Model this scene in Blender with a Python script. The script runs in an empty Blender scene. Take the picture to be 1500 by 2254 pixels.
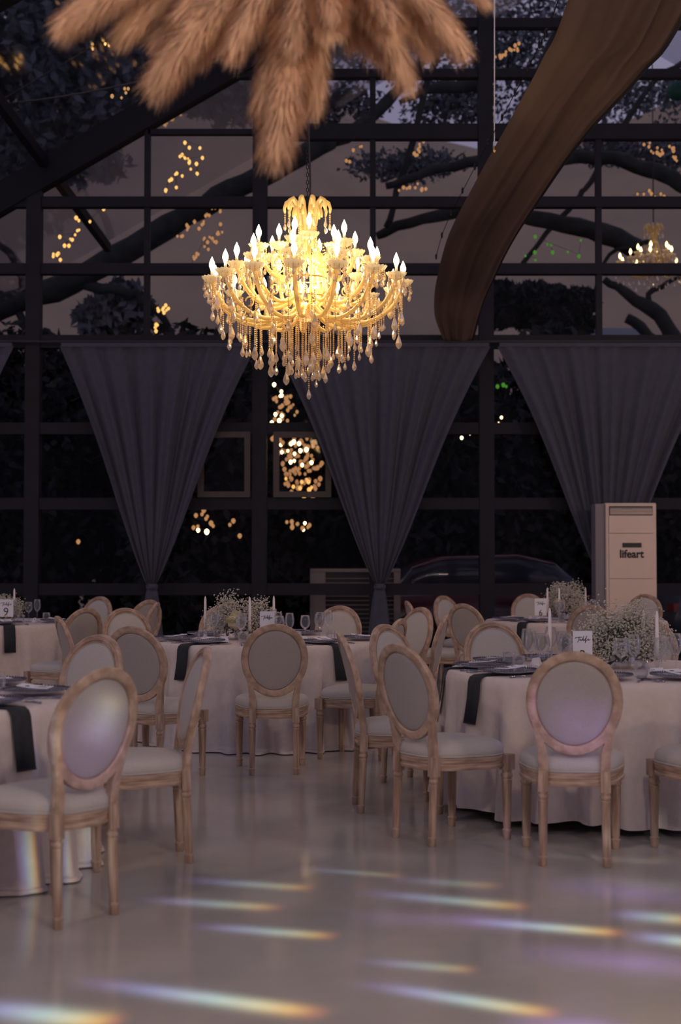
import bpy, math, random
from math import sin, cos, pi, sqrt, atan2, atan, tan, radians, exp
from mathutils import Vector, Matrix
random.seed(7)
C = bpy.context.scene.collection
FP = 3130.0; HC = 1.393; PITCH = atan(105/FP)

# ---------------------------------------------------------------- camera
cam = bpy.data.cameras.new('camera'); camo = bpy.data.objects.new('camera', cam); C.objects.link(camo)
camo.location = (0, 0, HC); camo.rotation_euler = (pi/2+PITCH, 0, 0)
cam.sensor_fit = 'VERTICAL'; cam.sensor_height = 36; cam.sensor_width = 24; cam.lens = 50
cam.clip_end = 500; cam.dof.use_dof = True; cam.dof.focus_distance = 9.9; cam.dof.aperture_fstop = 2.1
bpy.context.scene.camera = camo

# ---------------------------------------------------------------- world, exposure
SKY = (0.275, 0.262, 0.375)
w = bpy.data.worlds.new('dusk'); bpy.context.scene.world = w; w.use_nodes = True
wn = w.node_tree; wn.nodes.clear()
wo = wn.nodes.new('ShaderNodeOutputWorld'); wb = wn.nodes.new('ShaderNodeBackground')
wtc = wn.nodes.new('ShaderNodeTexCoord'); wno = wn.nodes.new('ShaderNodeTexNoise'); wno.inputs['Scale'].default_value = 2.5
wrp = wn.nodes.new('ShaderNodeValToRGB')
wrp.color_ramp.elements[0].color = (SKY[0]*.8, SKY[1]*.8, SKY[2]*.85, 1); wrp.color_ramp.elements[0].position = .35
wrp.color_ramp.elements[1].color = (SKY[0]*1.2, SKY[1]*1.2, SKY[2]*1.15, 1); wrp.color_ramp.elements[1].position = .65
wn.links.new(wtc.outputs['Generated'], wno.inputs['Vector']); wn.links.new(wno.outputs['Fac'], wrp.inputs['Fac'])
wn.links.new(wrp.outputs['Color'], wb.inputs['Color']); wb.inputs['Strength'].default_value = 1.0
wn.links.new(wb.outputs['Background'], wo.inputs['Surface'])
vs = bpy.context.scene.view_settings
vs.view_transform = 'Standard'; vs.look = 'None'; vs.exposure = 0.0; vs.gamma = 1.0; vs.use_curve_mapping = False
BULB_STRENGTH = 22.0

def P(x, y, d):                         # a point seen at photo pixel x, y at ground distance d
    a = PITCH + atan((1127-y)/FP); z = HC + d*tan(a)
    return Vector(((x-750)/FP*(d*cos(PITCH)+(z-HC)*sin(PITCH)), d, z))
def F(x, y):                            # a point of the floor seen at photo pixel x, y
    a = PITCH + atan((1127-y)/FP); d = -HC/tan(a)
    return Vector(((x-750)/FP*(d*cos(PITCH)-HC*sin(PITCH)), d, 0))

# unseen warm fill lamps added behind and beside the view to brighten the room
def point(name, loc, e, col, r=.25):
    l = bpy.data.lights.new(name, 'POINT'); l.energy = e; l.color = col; l.shadow_soft_size = r
    o = bpy.data.objects.new(name, l); C.objects.link(o); o.location = loc; return o
point('fill_lamp', (.9, 2.5, 2.95), 120, (1, .84, .70), .12)
point('fill_lamp', (-4.2, 1.0, 4.4), 205, (1, .76, .58), .15)
point('fill_lamp', (3.78, .6, 4.2), 215, (1, .76, .58), .15)
point('fill_lamp', (6.4, 11.8, 4.0), 230, (1, .64, .38), .15)
point('fill_lamp', (-7.0, 11.0, 4.0), 110, (1, .64, .38), .15)
# light inside the big chandelier (its many bulbs' summed output)
point('chandelier_lamp', (P(677, 600, 11).x, 11, 3.60), 120, (1, .76, .42), .30)

# effect projector throwing rainbow streaks of light on the floor
def projector(p0, energy, spots, D=None):      # D: map on an upright plane D metres ahead instead of the floor
    l = bpy.data.lights.new('effect_projector', 'POINT'); l.energy = energy; l.shadow_soft_size = .012; l.use_nodes = True
    o = bpy.data.objects.new('effect_projector', l); C.objects.link(o); o.location = p0
    nt = l.node_tree; nt.nodes.clear(); N = nt.nodes.new; L = nt.links.new
    out = N('ShaderNodeOutputLight'); em = N('ShaderNodeEmission'); L(em.outputs[0], out.inputs[0])
    geo = N('ShaderNodeNewGeometry'); sep = N('ShaderNodeSeparateXYZ'); L(geo.outputs['Incoming'], sep.inputs[0])
    dx = N('ShaderNodeMath'); dx.operation = 'DIVIDE'; L(sep.outputs[0], dx.inputs[0]); L(sep.outputs[1 if D else 2], dx.inputs[1])
    dy = N('ShaderNodeMath'); dy.operation = 'DIVIDE'; L(sep.outputs[2 if D else 1], dy.inputs[0]); L(sep.outputs[1 if D else 2], dy.inputs[1])
    cb = N('ShaderNodeCombineXYZ'); L(dx.outputs[0], cb.inputs[0]); L(dy.outputs[0], cb.inputs[1])
    uv = N('ShaderNodeVectorMath'); uv.operation = 'MULTIPLY_ADD'; L(cb.outputs[0], uv.inputs[0])
    h = -D if D else p0[2]; uv.inputs[1].default_value = (-h, -h, 0); uv.inputs[2].default_value = (p0[0], p0[2] if D else p0[1], 0)
    ramps = {
     'rainbow': [(0, (0,0,0)), (.14, (.10,.07,.28)), (.34, (.32,.42,.90)), (.58, (.58,.95,1)), (.74, (.95,1,.60)), (.86, (1,.62,.12)), (.94, (.45,.13,.02)), (1, (0,0,0))],
     'violet': [(0, (0,0,0)), (.25, (.22,.14,.50)), (.6, (.45,.28,.95)), (1, (0,0,0))],
     'pale': [(0, (0,0,0)), (.3, (.35,.40,.5)), (.7, (.5,.55,.5)), (1, (0,0,0))]}
    acc = None
    for (a, b, wd, kind, st) in spots:
        if D:
            a, b = [Vector(p0)+(Vector(q)-Vector(p0))*D/(q[1]-p0[1]) for q in (a, b)]; a, b = [Vector((q.x, q.z, 0)) for q in (a, b)]
        else: a = Vector(p0)+(Vector(a)-Vector(p0))*h/(h-a[2]); b = Vector(p0)+(Vector(b)-Vector(p0))*h/(h-b[2])
        m = (a+b)/2; m.z = 0; e = b-a; e.z = 0; Lh = e.length/2; e.normalize(); n = Vector((-e.y, e.x, 0))
        s = N('ShaderNodeVectorMath'); s.operation = 'SUBTRACT'; L(uv.outputs[0], s.inputs[0]); s.inputs[1].default_value = m
        da = N('ShaderNodeVectorMath'); da.operation = 'DOT_PRODUCT'; L(s.outputs[0], da.inputs[0]); da.inputs[1].default_value = e/(2*Lh)
        db = N('ShaderNodeVectorMath'); db.operation = 'DOT_PRODUCT'; L(s.outputs[0], db.inputs[0]); db.inputs[1].default_value = n/wd
        ad = N('ShaderNodeMath'); ad.operation = 'ADD'; L(da.outputs['Value'], ad.inputs[0]); ad.inputs[1].default_value = .5
        rp = N('ShaderNodeValToRGB'); L(ad.outputs[0], rp.inputs[0]); cr = rp.color_ramp
        st_ = ramps[kind]
        cr.elements[0].position = 0; cr.elements[0].color = (0,0,0,1); cr.elements[1].position = 1; cr.elements[1].color = (0,0,0,1)
        for pos, c in st_[1:-1]:
            el = cr.elements.new(pos); el.color = (*c, 1)
        sq = N('ShaderNodeMath'); sq.operation = 'MULTIPLY'; L(db.outputs['Value'], sq.inputs[0]); L(db.outputs['Value'], sq.inputs[1])
        ng = N('ShaderNodeMath'); ng.operation = 'MULTIPLY'; L(sq.outputs[0], ng.inputs[0]); ng.inputs[1].default_value = -1
        ex = N('ShaderNodeMath'); ex.operation = 'EXPONENT'; L(ng.outputs[0], ex.inputs[0])
        sc = N('ShaderNodeVectorMath'); sc.operation = 'SCALE'; L(rp.outputs[0], sc.inputs[0])
        mm = N('ShaderNodeMath'); mm.operation = 'MULTIPLY'; L(ex.outputs[0], mm.inputs[0]); mm.inputs[1].default_value = st
        L(mm.outputs[0], sc.inputs['Scale'])
        if acc is None: acc = sc
        else:
            v = N('ShaderNodeVectorMath'); v.operation = 'ADD'; L(acc.outputs[0], v.inputs[0]); L(sc.outputs[0], v.inputs[1]); acc = v
    L(acc.outputs[0], em.inputs['Color']); em.inputs['Strength'].default_value = 1
def fl(x1, y1, x2, y2, wd, kind, st): return (F(x1, y1), F(x2, y2), wd*1.3, kind, st*.95)
projector((2.6, .6, 3.6), 3600, [
 fl(385,1934,700,1957,.045,'rainbow',.95), fl(290,1977,630,2000,.045,'rainbow',.95), fl(405,2035,750,2063,.040,'rainbow',1.0),
 fl(150,2155,730,2235,.045,'rainbow',1.3), fl(-120,2205,270,2256,.06,'rainbow',1.5),
 fl(630,1909,900,1930,.035,'rainbow',.5), fl(830,1932,1110,1952,.05,'rainbow',.45), fl(780,1962,1175,1999,.05,'rainbow',1.0),
 fl(980,2022,1385,2056,.045,'rainbow',1.3), fl(700,2012,1300,2040,.09,'violet',.35), fl(1330,2008,1540,2028,.06,'rainbow',1.0),
 fl(1370,2056,1580,2080,.055,'rainbow',1.2), fl(770,2113,1060,2137,.035,'rainbow',.5), fl(770,2160,1240,2236,.040,'rainbow',1.0),
 fl(1100,2088,1620,2140,.10,'violet',.6), fl(1180,1940,1560,1985,.12,'violet',.5), fl(1150,1880,1520,1900,.05,'pale',.35),
 fl(1080,2246,1420,2262,.05,'violet',.5), fl(560,1872,1020,1892,.09,'pale',.18), fl(1250,1925,1560,1962,.10,'pale',.3),
 fl(450,1955,700,1985,.10,'pale',.18)])
projector((.35, .2, 1.0), 500, [
 (P(205,1655,5.4), P(262,1510,5.4), .075, 'pale', 2.6), (P(225,1640,5.4), P(262,1530,5.4), .035, 'rainbow', .55), (P(150,1760,5.4), P(262,1560,5.4), .13, 'violet', 1.0),
 (P(66,1620,6.1), P(112,1620,6.1), .16, 'rainbow', 1.0), (P(40,1905,5.8), P(92,1900,5.8), .15, 'rainbow', 1.5),
 (P(205,1950,6.1), P(210,1800,6.1), .03, 'pale', 2.6), (P(136,1900,6.0), P(170,1900,6.0), .13, 'rainbow', 1.2), (P(112,1960,6.0), P(112,1810,6.0), .02, 'pale', 1.4),
 (P(415,1850,6.6), P(408,1740,6.6), .03, 'pale', .5), (P(455,1520,6.6), P(432,1640,6.6), .02, 'pale', .6)], 5.0)
projector((1.6, -.5, 2.2), 700, [
 (P(1215,1690,6.4), P(1330,1530,6.4), .13, 'violet', 1.3), (P(1182,1640,6.4), P(1184,1480,6.4), .012, 'violet', 1.4), (P(1310,1700,6.4), P(1345,1500,6.4), .03, 'violet', .7),
 (P(1195,1900,6.4), P(1190,1740,6.4), .02, 'violet', .6), (P(1480,1850,6.9), P(1486,1760,6.9), .05, 'pale', .8)], 6.0)

# ---------------------------------------------------------------- helpers
def lin(c): return tuple((v/255/12.92 if v/255 <= .04045 else ((v/255+.055)/1.055)**2.4) for v in c)
def mat(name, col, rough=.6, metal=0, spec=.5, noise=None, col2=None, bump=0, bscale=80, sheen=0, emis=None, es=0, stretch=None, trans=0):
    m = bpy.data.materials.new(name); m.use_nodes = True; nt = m.node_tree; b = nt.nodes['Principled BSDF']
    b.inputs['Base Color'].default_value = (*col, 1); b.inputs['Roughness'].default_value = rough; b.inputs['Metallic'].default_value = metal
    b.inputs['Specular IOR Level'].default_value = spec
    if sheen: b.inputs['Sheen Weight'].default_value = sheen
    if trans: b.inputs['Transmission Weight'].default_value = trans
    if emis: b.inputs['Emission Color'].default_value = (*emis, 1); b.inputs['Emission Strength'].default_value = es
    if noise or bump:
        tc = nt.nodes.new('ShaderNodeTexCoord'); mp = nt.nodes.new('ShaderNodeMapping'); nt.links.new(tc.outputs['Object'], mp.inputs[0])
        if stretch: mp.inputs['Scale'].default_value = stretch
    if noise:
        n = nt.nodes.new('ShaderNodeTexNoise'); n.inputs['Scale'].default_value = noise; n.inputs['Detail'].default_value = 5; nt.links.new(mp.outputs[0], n.inputs['Vector'])
        r = nt.nodes.new('ShaderNodeValToRGB'); r.color_ramp.elements[0].color = (*col, 1); r.color_ramp.elements[1].color = (*(col2 or [c*.6 for c in col]), 1)
        r.color_ramp.elements[0].position = .38; r.color_ramp.elements[1].position = .64
        nt.links.new(n.outputs['Fac'], r.inputs[0]); nt.links.new(r.outputs[0], b.inputs['Base Color'])
    if bump:
        n2 = nt.nodes.new('ShaderNodeTexNoise'); n2.inputs['Scale'].default_value = bscale; n2.inputs['Detail'].default_value = 3; nt.links.new(mp.outputs[0], n2.inputs['Vector'])
        bp = nt.nodes.new('ShaderNodeBump'); bp.inputs['Strength'].default_value = bump; bp.inputs['Distance'].default_value = .01
        nt.links.new(n2.outputs['Fac'], bp.inputs['Height']); nt.links.new(bp.outputs[0], b.inputs['Normal'])
    return m
def emit(name, col, s):
    m = bpy.data.materials.new(name); m.use_nodes = True; nt = m.node_tree; nt.nodes.clear()
    o = nt.nodes.new('ShaderNodeOutputMaterial'); e = nt.nodes.new('ShaderNodeEmission'); e.inputs[0].default_value = (*col, 1); e.inputs[1].default_value = s
    nt.links.new(e.outputs[0], o.inputs[0]); return m
def thin_glass(name, tint=(1,1,1), rough=.02, refl=1.0, blend=.25, diff=0, dcol=(1,1,1)):
    m = bpy.data.materials.new(name); m.use_nodes = True; nt = m.node_tree; nt.nodes.clear(); N = nt.nodes.new; L = nt.links.new
    o = N('ShaderNodeOutputMaterial'); t = N('ShaderNodeBsdfTransparent'); t.inputs[0].default_value = (*tint, 1)
    g = N('ShaderNodeBsdfGlossy'); g.inputs['Roughness'].default_value = rough; g.inputs[0].default_value = (1,1,1,1)
    lw = N('ShaderNodeLayerWeight'); lw.inputs['Blend'].default_value = blend
    mu = N('ShaderNodeMath'); mu.operation = 'MULTIPLY'; mu.inputs[1].default_value = refl; L(lw.outputs['Fresnel'], mu.inputs[0])
    mx = N('ShaderNodeMixShader'); L(mu.outputs[0], mx.inputs[0]); L(t.outputs[0], mx.inputs[1]); L(g.outputs[0], mx.inputs[2])
    last = mx
    if diff:
        d = N('ShaderNodeBsdfTranslucent'); d.inputs[0].default_value = (*dcol, 1); d2 = N('ShaderNodeBsdfDiffuse'); d2.inputs[0].default_value = (*dcol, 1)
        m1 = N('ShaderNodeMixShader'); m1.inputs[0].default_value = .5; L(d.outputs[0], m1.inputs[1]); L(d2.outputs[0], m1.inputs[2])
        m2 = N('ShaderNodeMixShader'); m2.inputs[0].default_value = diff; L(mx.outputs[0], m2.inputs[1]); L(m1.outputs[0], m2.inputs[2]); last = m2
    L(last.outputs[0], o.inputs[0]); return m

class MB:
    def __init__(s): s.v = []; s.f = []
    def add(s, vs, fs):
        k = len(s.v); s.v += [tuple(v) for v in vs]; s.f += [tuple(i+k for i in f) for f in fs]
    def box(s, x0, x1, y0, y1, z0, z1):
        s.add([(x0,y0,z0),(x1,y0,z0),(x1,y1,z0),(x0,y1,z0),(x0,y0,z1),(x1,y0,z1),(x1,y1,z1),(x0,y1,z1)],
              [(0,3,2,1),(4,5,6,7),(0,1,5,4),(1,2,6,5),(2,3,7,6),(3,0,4,7)])
    def loft(s, rings, closed=True, caps=True):
        n = len(rings[0]); k = len(s.v)
        for r in rings: s.v += [tuple(p) for p in r]
        m = n if closed else n-1
        for i in range(len(rings)-1):
            for j in range(m):
                a = k+i*n+j; b = k+i*n+(j+1) % n
                s.f.append((a, b, b+n, a+n))
        if caps and closed:
            s.f.append(tuple(range(k+n-1, k-1, -1))); s.f.append(tuple(range(k+(len(rings)-1)*n, k+len(rings)*n)))
    def lathe(s, prof, n=16, c=(0,0,0), flute=None, caps=True):
        rings = []
        for r, z in prof:
            ring = []
            for j in range(n):
                a = 2*pi*j/n; rr = r
                if flute and flute[0] <= z <= flute[1]: rr = r*(1-flute[2]*(j % 2))
                ring.append((c[0]+rr*cos(a), c[1]+rr*sin(a), c[2]+z))
            rings.append(ring)
        s.loft(rings, True, caps)
    def tube(s, pts, rad, n=6, caps=True):
        pts = [Vector(p) for p in pts]; rings = []
        up = Vector((0,0,1)); prev = None
        for i, p in enumerate(pts):
            t = (pts[min(i+1, len(pts)-1)]-pts[max(i-1, 0)]).normalized()
            if prev is None:
                a = t.cross(up)
                if a.length < .05: a = t.cross(Vector((1,0,0)))
                a.normalize()
            else:
                a = prev-t*prev.dot(t); a.normalize()
            prev = a; b = t.cross(a); r = rad[i] if isinstance(rad, (list, tuple)) else rad
            rings.append([p+(a*cos(2*pi*j/n)+b*sin(2*pi*j/n))*r for j in range(n)])
        s.loft(rings, True, caps)
    def blob(s, c, r, rz=None):
        rz = rz or r; x, y, z = c
        s.add([(x+r,y,z),(x,y+r,z),(x-r,y,z),(x,y-r,z),(x,y,z+rz),(x,y,z-rz)],
              [(0,1,4),(1,2,4),(2,3,4),(3,0,4),(1,0,5),(2,1,5),(3,2,5),(0,3,5)])
    def mesh(s, name, m=None, smooth=True):
        me = bpy.data.meshes.new(name); me.from_pydata(s.v, [], s.f)
        if smooth: me.polygons.foreach_set('use_smooth', [True]*len(me.polygons))
        if m: me.materials.append(m)
        me.update(); return me
    def build(s, name, m, parent=None, smooth=True, kind=None, loc=None):
        return link(name, s.mesh(name, m, smooth), parent, kind, loc)
def link(name, me, parent=None, kind=None, loc=None):
    o = bpy.data.objects.new(name, me); C.objects.link(o)
    if parent: o.parent = parent
    if loc is not None: o.location = loc
    if kind: o['kind'] = kind
    return o
def empty(name, loc=(0,0,0), rz=0):
    o = bpy.data.objects.new(name, None); C.objects.link(o); o.location = loc; o.rotation_euler = (0,0,rz); o.empty_display_size = .1; return o
def tag(o, label, cat, group=None):
    o['label'] = label; o['category'] = cat
    if group: o['group'] = group
    return o
def kids(o): return [c for c in C.objects if c.parent == o]
PROTO = {}
def tree_of(o): return (o, [(c, [g for g in c.children]) for c in o.children])
def copy_tree(o):
    r = o.copy(); C.objects.link(r)
    for ch in list(o.children):
        c = ch.copy(); C.objects.link(c); c.parent = r
        for g in list(ch.children):
            d = g.copy(); C.objects.link(d); d.parent = c
    return r
USED = {}
def place(key, make, loc, rz, label, cat, group=None, scale=None):
    if key not in USED: o = USED[key] = make()
    else: o = copy_tree(USED[key])
    o.location = loc; o.rotation_euler = (0, 0, rz)
    if scale: o.scale = (scale,)*3
    if 'group' in o.keys(): del o['group']
    tag(o, label, cat, group); return o
def autosharp(o, ang=40):
    me = o.data
    try: me.set_sharp_from_angle(angle=radians(ang))
    except Exception: pass
    return o

# ---------------------------------------------------------------- materials
M = {}
M['frame'] = mat('dark_steel', (.0085,.0075,.0140), .6, noise=6, col2=(.011,.010,.017), spec=.25)
M['rafter'] = mat('dark_rafter', (.006,.005,.009), .6, spec=.2)
M['casement'] = mat('brown_casement', (.050,.027,.024), .5, noise=20, col2=(.035,.02,.018), stretch=(1,1,6))
M['pane'] = thin_glass('window_glass', (.93,.91,.92), .0, .55, .12)
M['roofpane'] = thin_glass('roof_foil', (.90,.90,.93), .05, .5, .12)
M['curtain'] = mat('grey_velvet', (.062,.057,.086), .85, noise=14, col2=(.052,.048,.073), sheen=.15, bump=.15, bscale=300)
M['drape'] = mat('brown_voile', (.098,.056,.042), .9, noise=3, col2=(.082,.047,.037), bump=.15, bscale=220, stretch=(1,.4,1))
M['wood'] = mat('washed_oak', (.46,.315,.225), .6, noise=9, col2=(.27,.165,.11), bump=.35, bscale=40, stretch=(5,5,.5))
M['woodr'] = mat('washed_oak_rail', (.46,.315,.225), .6, noise=9, col2=(.27,.165,.11), bump=.35, bscale=30, stretch=(1,1,9))
M['woodo'] = mat('washed_oak_oval', (.47,.32,.23), .6, noise=16, col2=(.29,.18,.12), bump=.3, bscale=60, stretch=(1,2,1))
M['linen'] = mat('beige_linen', (.46,.41,.37), .9, noise=240, col2=(.40,.355,.32), bump=.2, bscale=500)
M['linenback'] = mat('grey_linen', (.36,.31,.285), .9, noise=240, col2=(.31,.265,.245), bump=.2, bscale=500)
M['cloth'] = mat('ivory_cloth', (.60,.50,.45), .85, noise=30, col2=(.56,.465,.42), bump=.06, bscale=300)
M['napkin'] = mat('dark_green_napkin', (.018,.021,.023), .85, noise=40, col2=(.012,.014,.017))
M['glass'] = thin_glass('drinking_glass', (.96,.96,.97), .03, .5, .34, .03, (.85,.8,.75))
M['charger'] = thin_glass('charger_glass', (.75,.75,.82), .12, .8, .3, .45, (.34,.31,.35))
M['bead'] = mat('smoked_bead', (.09,.08,.12), .15, .3)
M['silver'] = mat('cutlery_steel', (.28,.28,.32), .22, 1)
M['paper'] = mat('white_card', (.70,.66,.70), .8)
M['ink'] = mat('black_ink', (.015,.012,.02), .7)
M['wax'] = mat('white_wax', (.78,.68,.66), .5)
M['goldpen'] = mat('dark_green_ink', (.03,.035,.03), .7)
M['bloom'] = mat('gypsophila', (.52,.47,.38), .9)
M['stem'] = mat('flower_stem', (.06,.075,.05), .8)
M['rose'] = mat('cream_petal', (.62,.54,.36), .7, noise=40, col2=(.50,.43,.27))
M['bulb'] = emit('flame_bulb', (1, .78, .42), BULB_STRENGTH)
M['arm'] = thin_glass('gilt_glass_arm', (.95,.80,.50), .12, .9, .4, .72, (.95,.82,.48))
M['cup'] = thin_glass('cut_glass_cup', (1,.95,.8), .10, .9, .5, .60, (1,.93,.75))
M['crystal'] = thin_glass('crystal', (.95,.86,.70), .06, .8, .5, .34, (1,.82,.55))
M['beadc'] = thin_glass('crystal_bead', (.75,.65,.50), .10, 1.0, .5, .6, (.90,.70,.42))
M['gilt'] = mat('gilt', (.65,.42,.16), .25, 1)
M['chain'] = mat('black_chain', (.02,.015,.015), .4, .6)
M['pampas'] = mat('pampas', (.80,.50,.30), .95, noise=7, col2=(.62,.38,.23))
M['ac'] = mat('beige_plastic', (.72,.55,.44), .45, noise=3, col2=(.68,.52,.42))
M['acside'] = mat('grey_plastic', (.20,.17,.19), .5)
M['dark'] = mat('black_plastic', (.015,.012,.015), .5)
M['bark'] = mat('bark', (.013,.015,.014), .95, noise=5, col2=(.025,.027,.024), bump=.6, bscale=9)
M['leafd'] = mat('dark_leaf', (.012,.014,.016), .9, noise=1.5, col2=(.022,.023,.024))
M['leafb'] = mat('dusk_leaf', (.105,.120,.145), .9, noise=1.0, col2=(.165,.178,.210))
M['hill'] = mat('hillside', (.37,.275,.185), .95, noise=.25, col2=(.28,.22,.165), bump=.5, bscale=1.5)
M['ground'] = mat('gravel_ground', (.035,.03,.032), .95, noise=2, col2=(.02,.018,.02))
M['glint'] = emit('reflection_glint', (1, .52, .14), 1.7)  # glow of lamp reflections in the panes, put into bulbs
M['glintdim'] = emit('reflection_glint_dim', (1, .5, .2), .55)  # fainter reflections in the panes, also as glowing bulbs
M['bulb_glint'] = emit('warm_bulb_and_reflection', (1, .72, .30), 9)  # small chandelier's bulbs, also the brightest stand-in reflections
M['green'] = emit('green_glint', (.12, .5, .05), .5)  # green reflections in the glass, put in as glowing bulbs

# ---------------------------------------------------------------- floor
def floor_mat():
    m = bpy.data.materials.new('polished_concrete'); m.use_nodes = True; nt = m.node_tree; b = nt.nodes['Principled BSDF']; N = nt.nodes.new; L = nt.links.new
    tc = N('ShaderNodeTexCoord'); n = N('ShaderNodeTexNoise'); n.inputs['Scale'].default_value = 1.1; n.inputs['Detail'].default_value = 7; n.inputs['Roughness'].default_value = .6
    L(tc.outputs['Object'], n.inputs['Vector']); r = N('ShaderNodeValToRGB'); L(n.outputs['Fac'], r.inputs[0])
    r.color_ramp.elements[0].color = (.40,.36,.325,1); r.color_ramp.elements[0].position = .35
    r.color_ramp.elements[1].color = (.31,.28,.255,1); r.color_ramp.elements[1].position = .66
    L(r.outputs[0], b.inputs['Base Color'])
    n2 = N('ShaderNodeTexNoise'); n2.inputs['Scale'].default_value = 3; n2.inputs['Detail'].default_value = 4; L(tc.outputs['Object'], n2.inputs['Vector'])
    mr = N('ShaderNodeMapRange'); mr.inputs['To Min'].default_value = .07; mr.inputs['To Max'].default_value = .17; L(n2.outputs['Fac'], mr.inputs['Value']); L(mr.outputs[0], b.inputs['Roughness'])
    bp = N('ShaderNodeBump'); bp.inputs['Strength'].default_value = .05; bp.inputs['Distance'].default_value = .02; L(n2.outputs['Fac'], bp.inputs['Height']); L(bp.outputs[0], b.inputs['Normal'])
    b.inputs['Specular IOR Level'].default_value = .6
    return m
YW = 18.5
b = MB(); b.box(-9, 13, -3, YW+.1, -.12, 0); b.build('floor', floor_mat(), None, False, 'structure')

# ---------------------------------------------------------------- gable wall of glass
GX = [-4.01+1.478*k for k in range(-2, 8)]
def zraf(x):
    xr = 3.4
    return 6.13+.584*(x+4.43) if x <= xr else 6.13+.584*(xr+4.43)-.584*(x-xr)
wall = empty('wall_back', (0, YW, 0)); wall['kind'] = 'structure'
def wbox(name, x0, x1, z0, z1, d=.1, m='frame', parent=wall, y=0):
    b = MB(); b.box(x0, x1, y-d/2, y+d/2, z0, z1); return b.build(name, M[m], parent, False)
for i, gx in enumerate(GX):
    k = i-2
    main = (k % 2 == 0)
    hw = .095 if main else .038
    top = zraf(gx)-.15
    if k < 0: top = 4.2
    if not main and top > 7.1 and k < 6: top = {3: 7.75}.get(k, 7.0)
    if gx > 8: top = 4.3
    b = MB(); b.box(gx-hw, gx+hw, -.09 if main else -.05, .09 if main else .05, (0 if main else 4.2), top)
    b.build('post' if main else 'mullion', M['frame'], wall, False)
    if not main:
        b = MB(); b.box(gx-.05, gx+.05, -.05, .05, 0, 4.2); b.build('mullion', M['frame'], wall, False)
rows = [(.06,.06), (1.01,.075), (2.12,.075), (3.10,.075), (4.235,.085), (5.19,.07), (6.07,.068), (7.00,.10), (7.77,.055), (8.44,.06), (9.2,.05)]
for z, h in rows:
    xa = GX[0]
    if z > 6.0: xa = (z-6.13)/.584-4.43+.05
    xb = 11 if z < 6 else 3.4+(zraf(3.4)-z)/.584
    b = MB(); b.box(xa, xb, -.07, .07, z-h, z+h)
    if z == 7.00:
        b = MB(); b.box(-2.52, -1.02, -.05, .05, z-.035, z+.035); b.box(-1.02, xb, -.07, .07, z-.10, z+.10)
    b.build('rail', M['frame'], wall, False)
# panes, one each
def clip_roof(poly):
    out = []
    for i in range(len(poly)):
        a, c = poly[i], poly[(i+1) % len(poly)]
        fa, fc = zraf(a[0])-.12-a[1], zraf(c[0])-.12-c[1]
        if fa >= 0: out.append(a)
        if (fa >= 0) != (fc >= 0):
            t = fa/(fa-fc); out.append((a[0]+(c[0]-a[0])*t, a[1]+(c[1]-a[1])*t))
    return out
for i in range(len(GX)-1):
    for j in range(len(rows)-1):
        poly = clip_roof([(GX[i], rows[j][0]), (GX[i+1], rows[j][0]), (GX[i+1], rows[j+1][0]), (GX[i], rows[j+1][0])])
        if len(poly) < 3: continue
        if GX[i] < -4.1 and rows[j][0] > 4.2: pass
        b = MB(); n = len(poly)
        vs_ = [(p[0], -.005, p[1]) for p in poly]+[(p[0], .005, p[1]) for p in poly]
        b.add(vs_, [tuple(range(n)), tuple(range(2*n-1, n-1, -1))]+[(q, q+n, (q+1) % n+n, (q+1) % n) for q in range(n)])
        b.build('pane', M['pane'], wall, False)
# brown casement windows standing inside the bays beside the centre post
def casement(n, x0, x1, z0, z1, y=-.10):
    o = empty('window_%d' % n, (0, YW+y, 0)); o['kind'] = 'structure'; t = .075
    for nm, q in (('stile', (x0, x0+t, z0, z1)), ('stile', (x1-t, x1, z0, z1)), ('rail', (x0+t, x1-t, z0, z0+t)), ('rail', (x0+t, x1-t, z1-t, z1))):
        b = MB(); b.box(q[0], q[1], -.03, .03, q[2], q[3]); b.build(nm, M['casement'], o, False)
    b = MB(); b.box(x0+t, x1-t, -.004, .004, z0+t, z1-t); b.build('pane', M['pane'], o, False)
casement(1, -.87, -.12, 2.20, 3.05); casement(2, -1.85, -1.17, 2.20, 3.05)

# ---------------------------------------------------------------- roof
roof = empty('ceiling', (0,0,0)); roof['kind'] = 'structure'
XR = 3.4; ZR = zraf(XR); XL = -7.6
def raft(y, hh=.21, d=.22):
    for sgn in (-1, 1):
        xe = XL if sgn < 0 else 2*XR-XL
        b = MB(); x0, x1 = sorted((xe, XR))
        def z(x): return zraf(x)
        b.add([(x0,y-d/2,z(x0)-hh),(x1,y-d/2,z(x1)-hh),(x1,y+d/2,z(x1)-hh),(x0,y+d/2,z(x0)-hh),(x0,y-d/2,z(x0)+hh),(x1,y-d/2,z(x1)+hh),(x1,y+d/2,z(x1)+hh),(x0,y+d/2,z(x0)+hh)],
              [(0,3,2,1),(4,5,6,7),(0,1,5,4),(1,2,6,5),(2,3,7,6),(3,0,4,7)])
        b.build('rafter', M['rafter'], roof, False)
for y in (YW, 13.3, 8.1, 2.9): raft(y)
for xp in (-7.5, -3.87, -.3, 3.4, 7.1, 10.7):
    b = MB(); b.box(xp-.05, xp+.05, -2.2, 23.5, zraf(xp)+.05, zraf(xp)+.19); b.build('purlin', M['rafter'], roof, False)
ys = [-2.2, 2.9, 8.1, 13.3, 18.5, 23.5]; xs = [-7.5, -3.87, -.3, 3.4, 7.1, 10.7]
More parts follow.
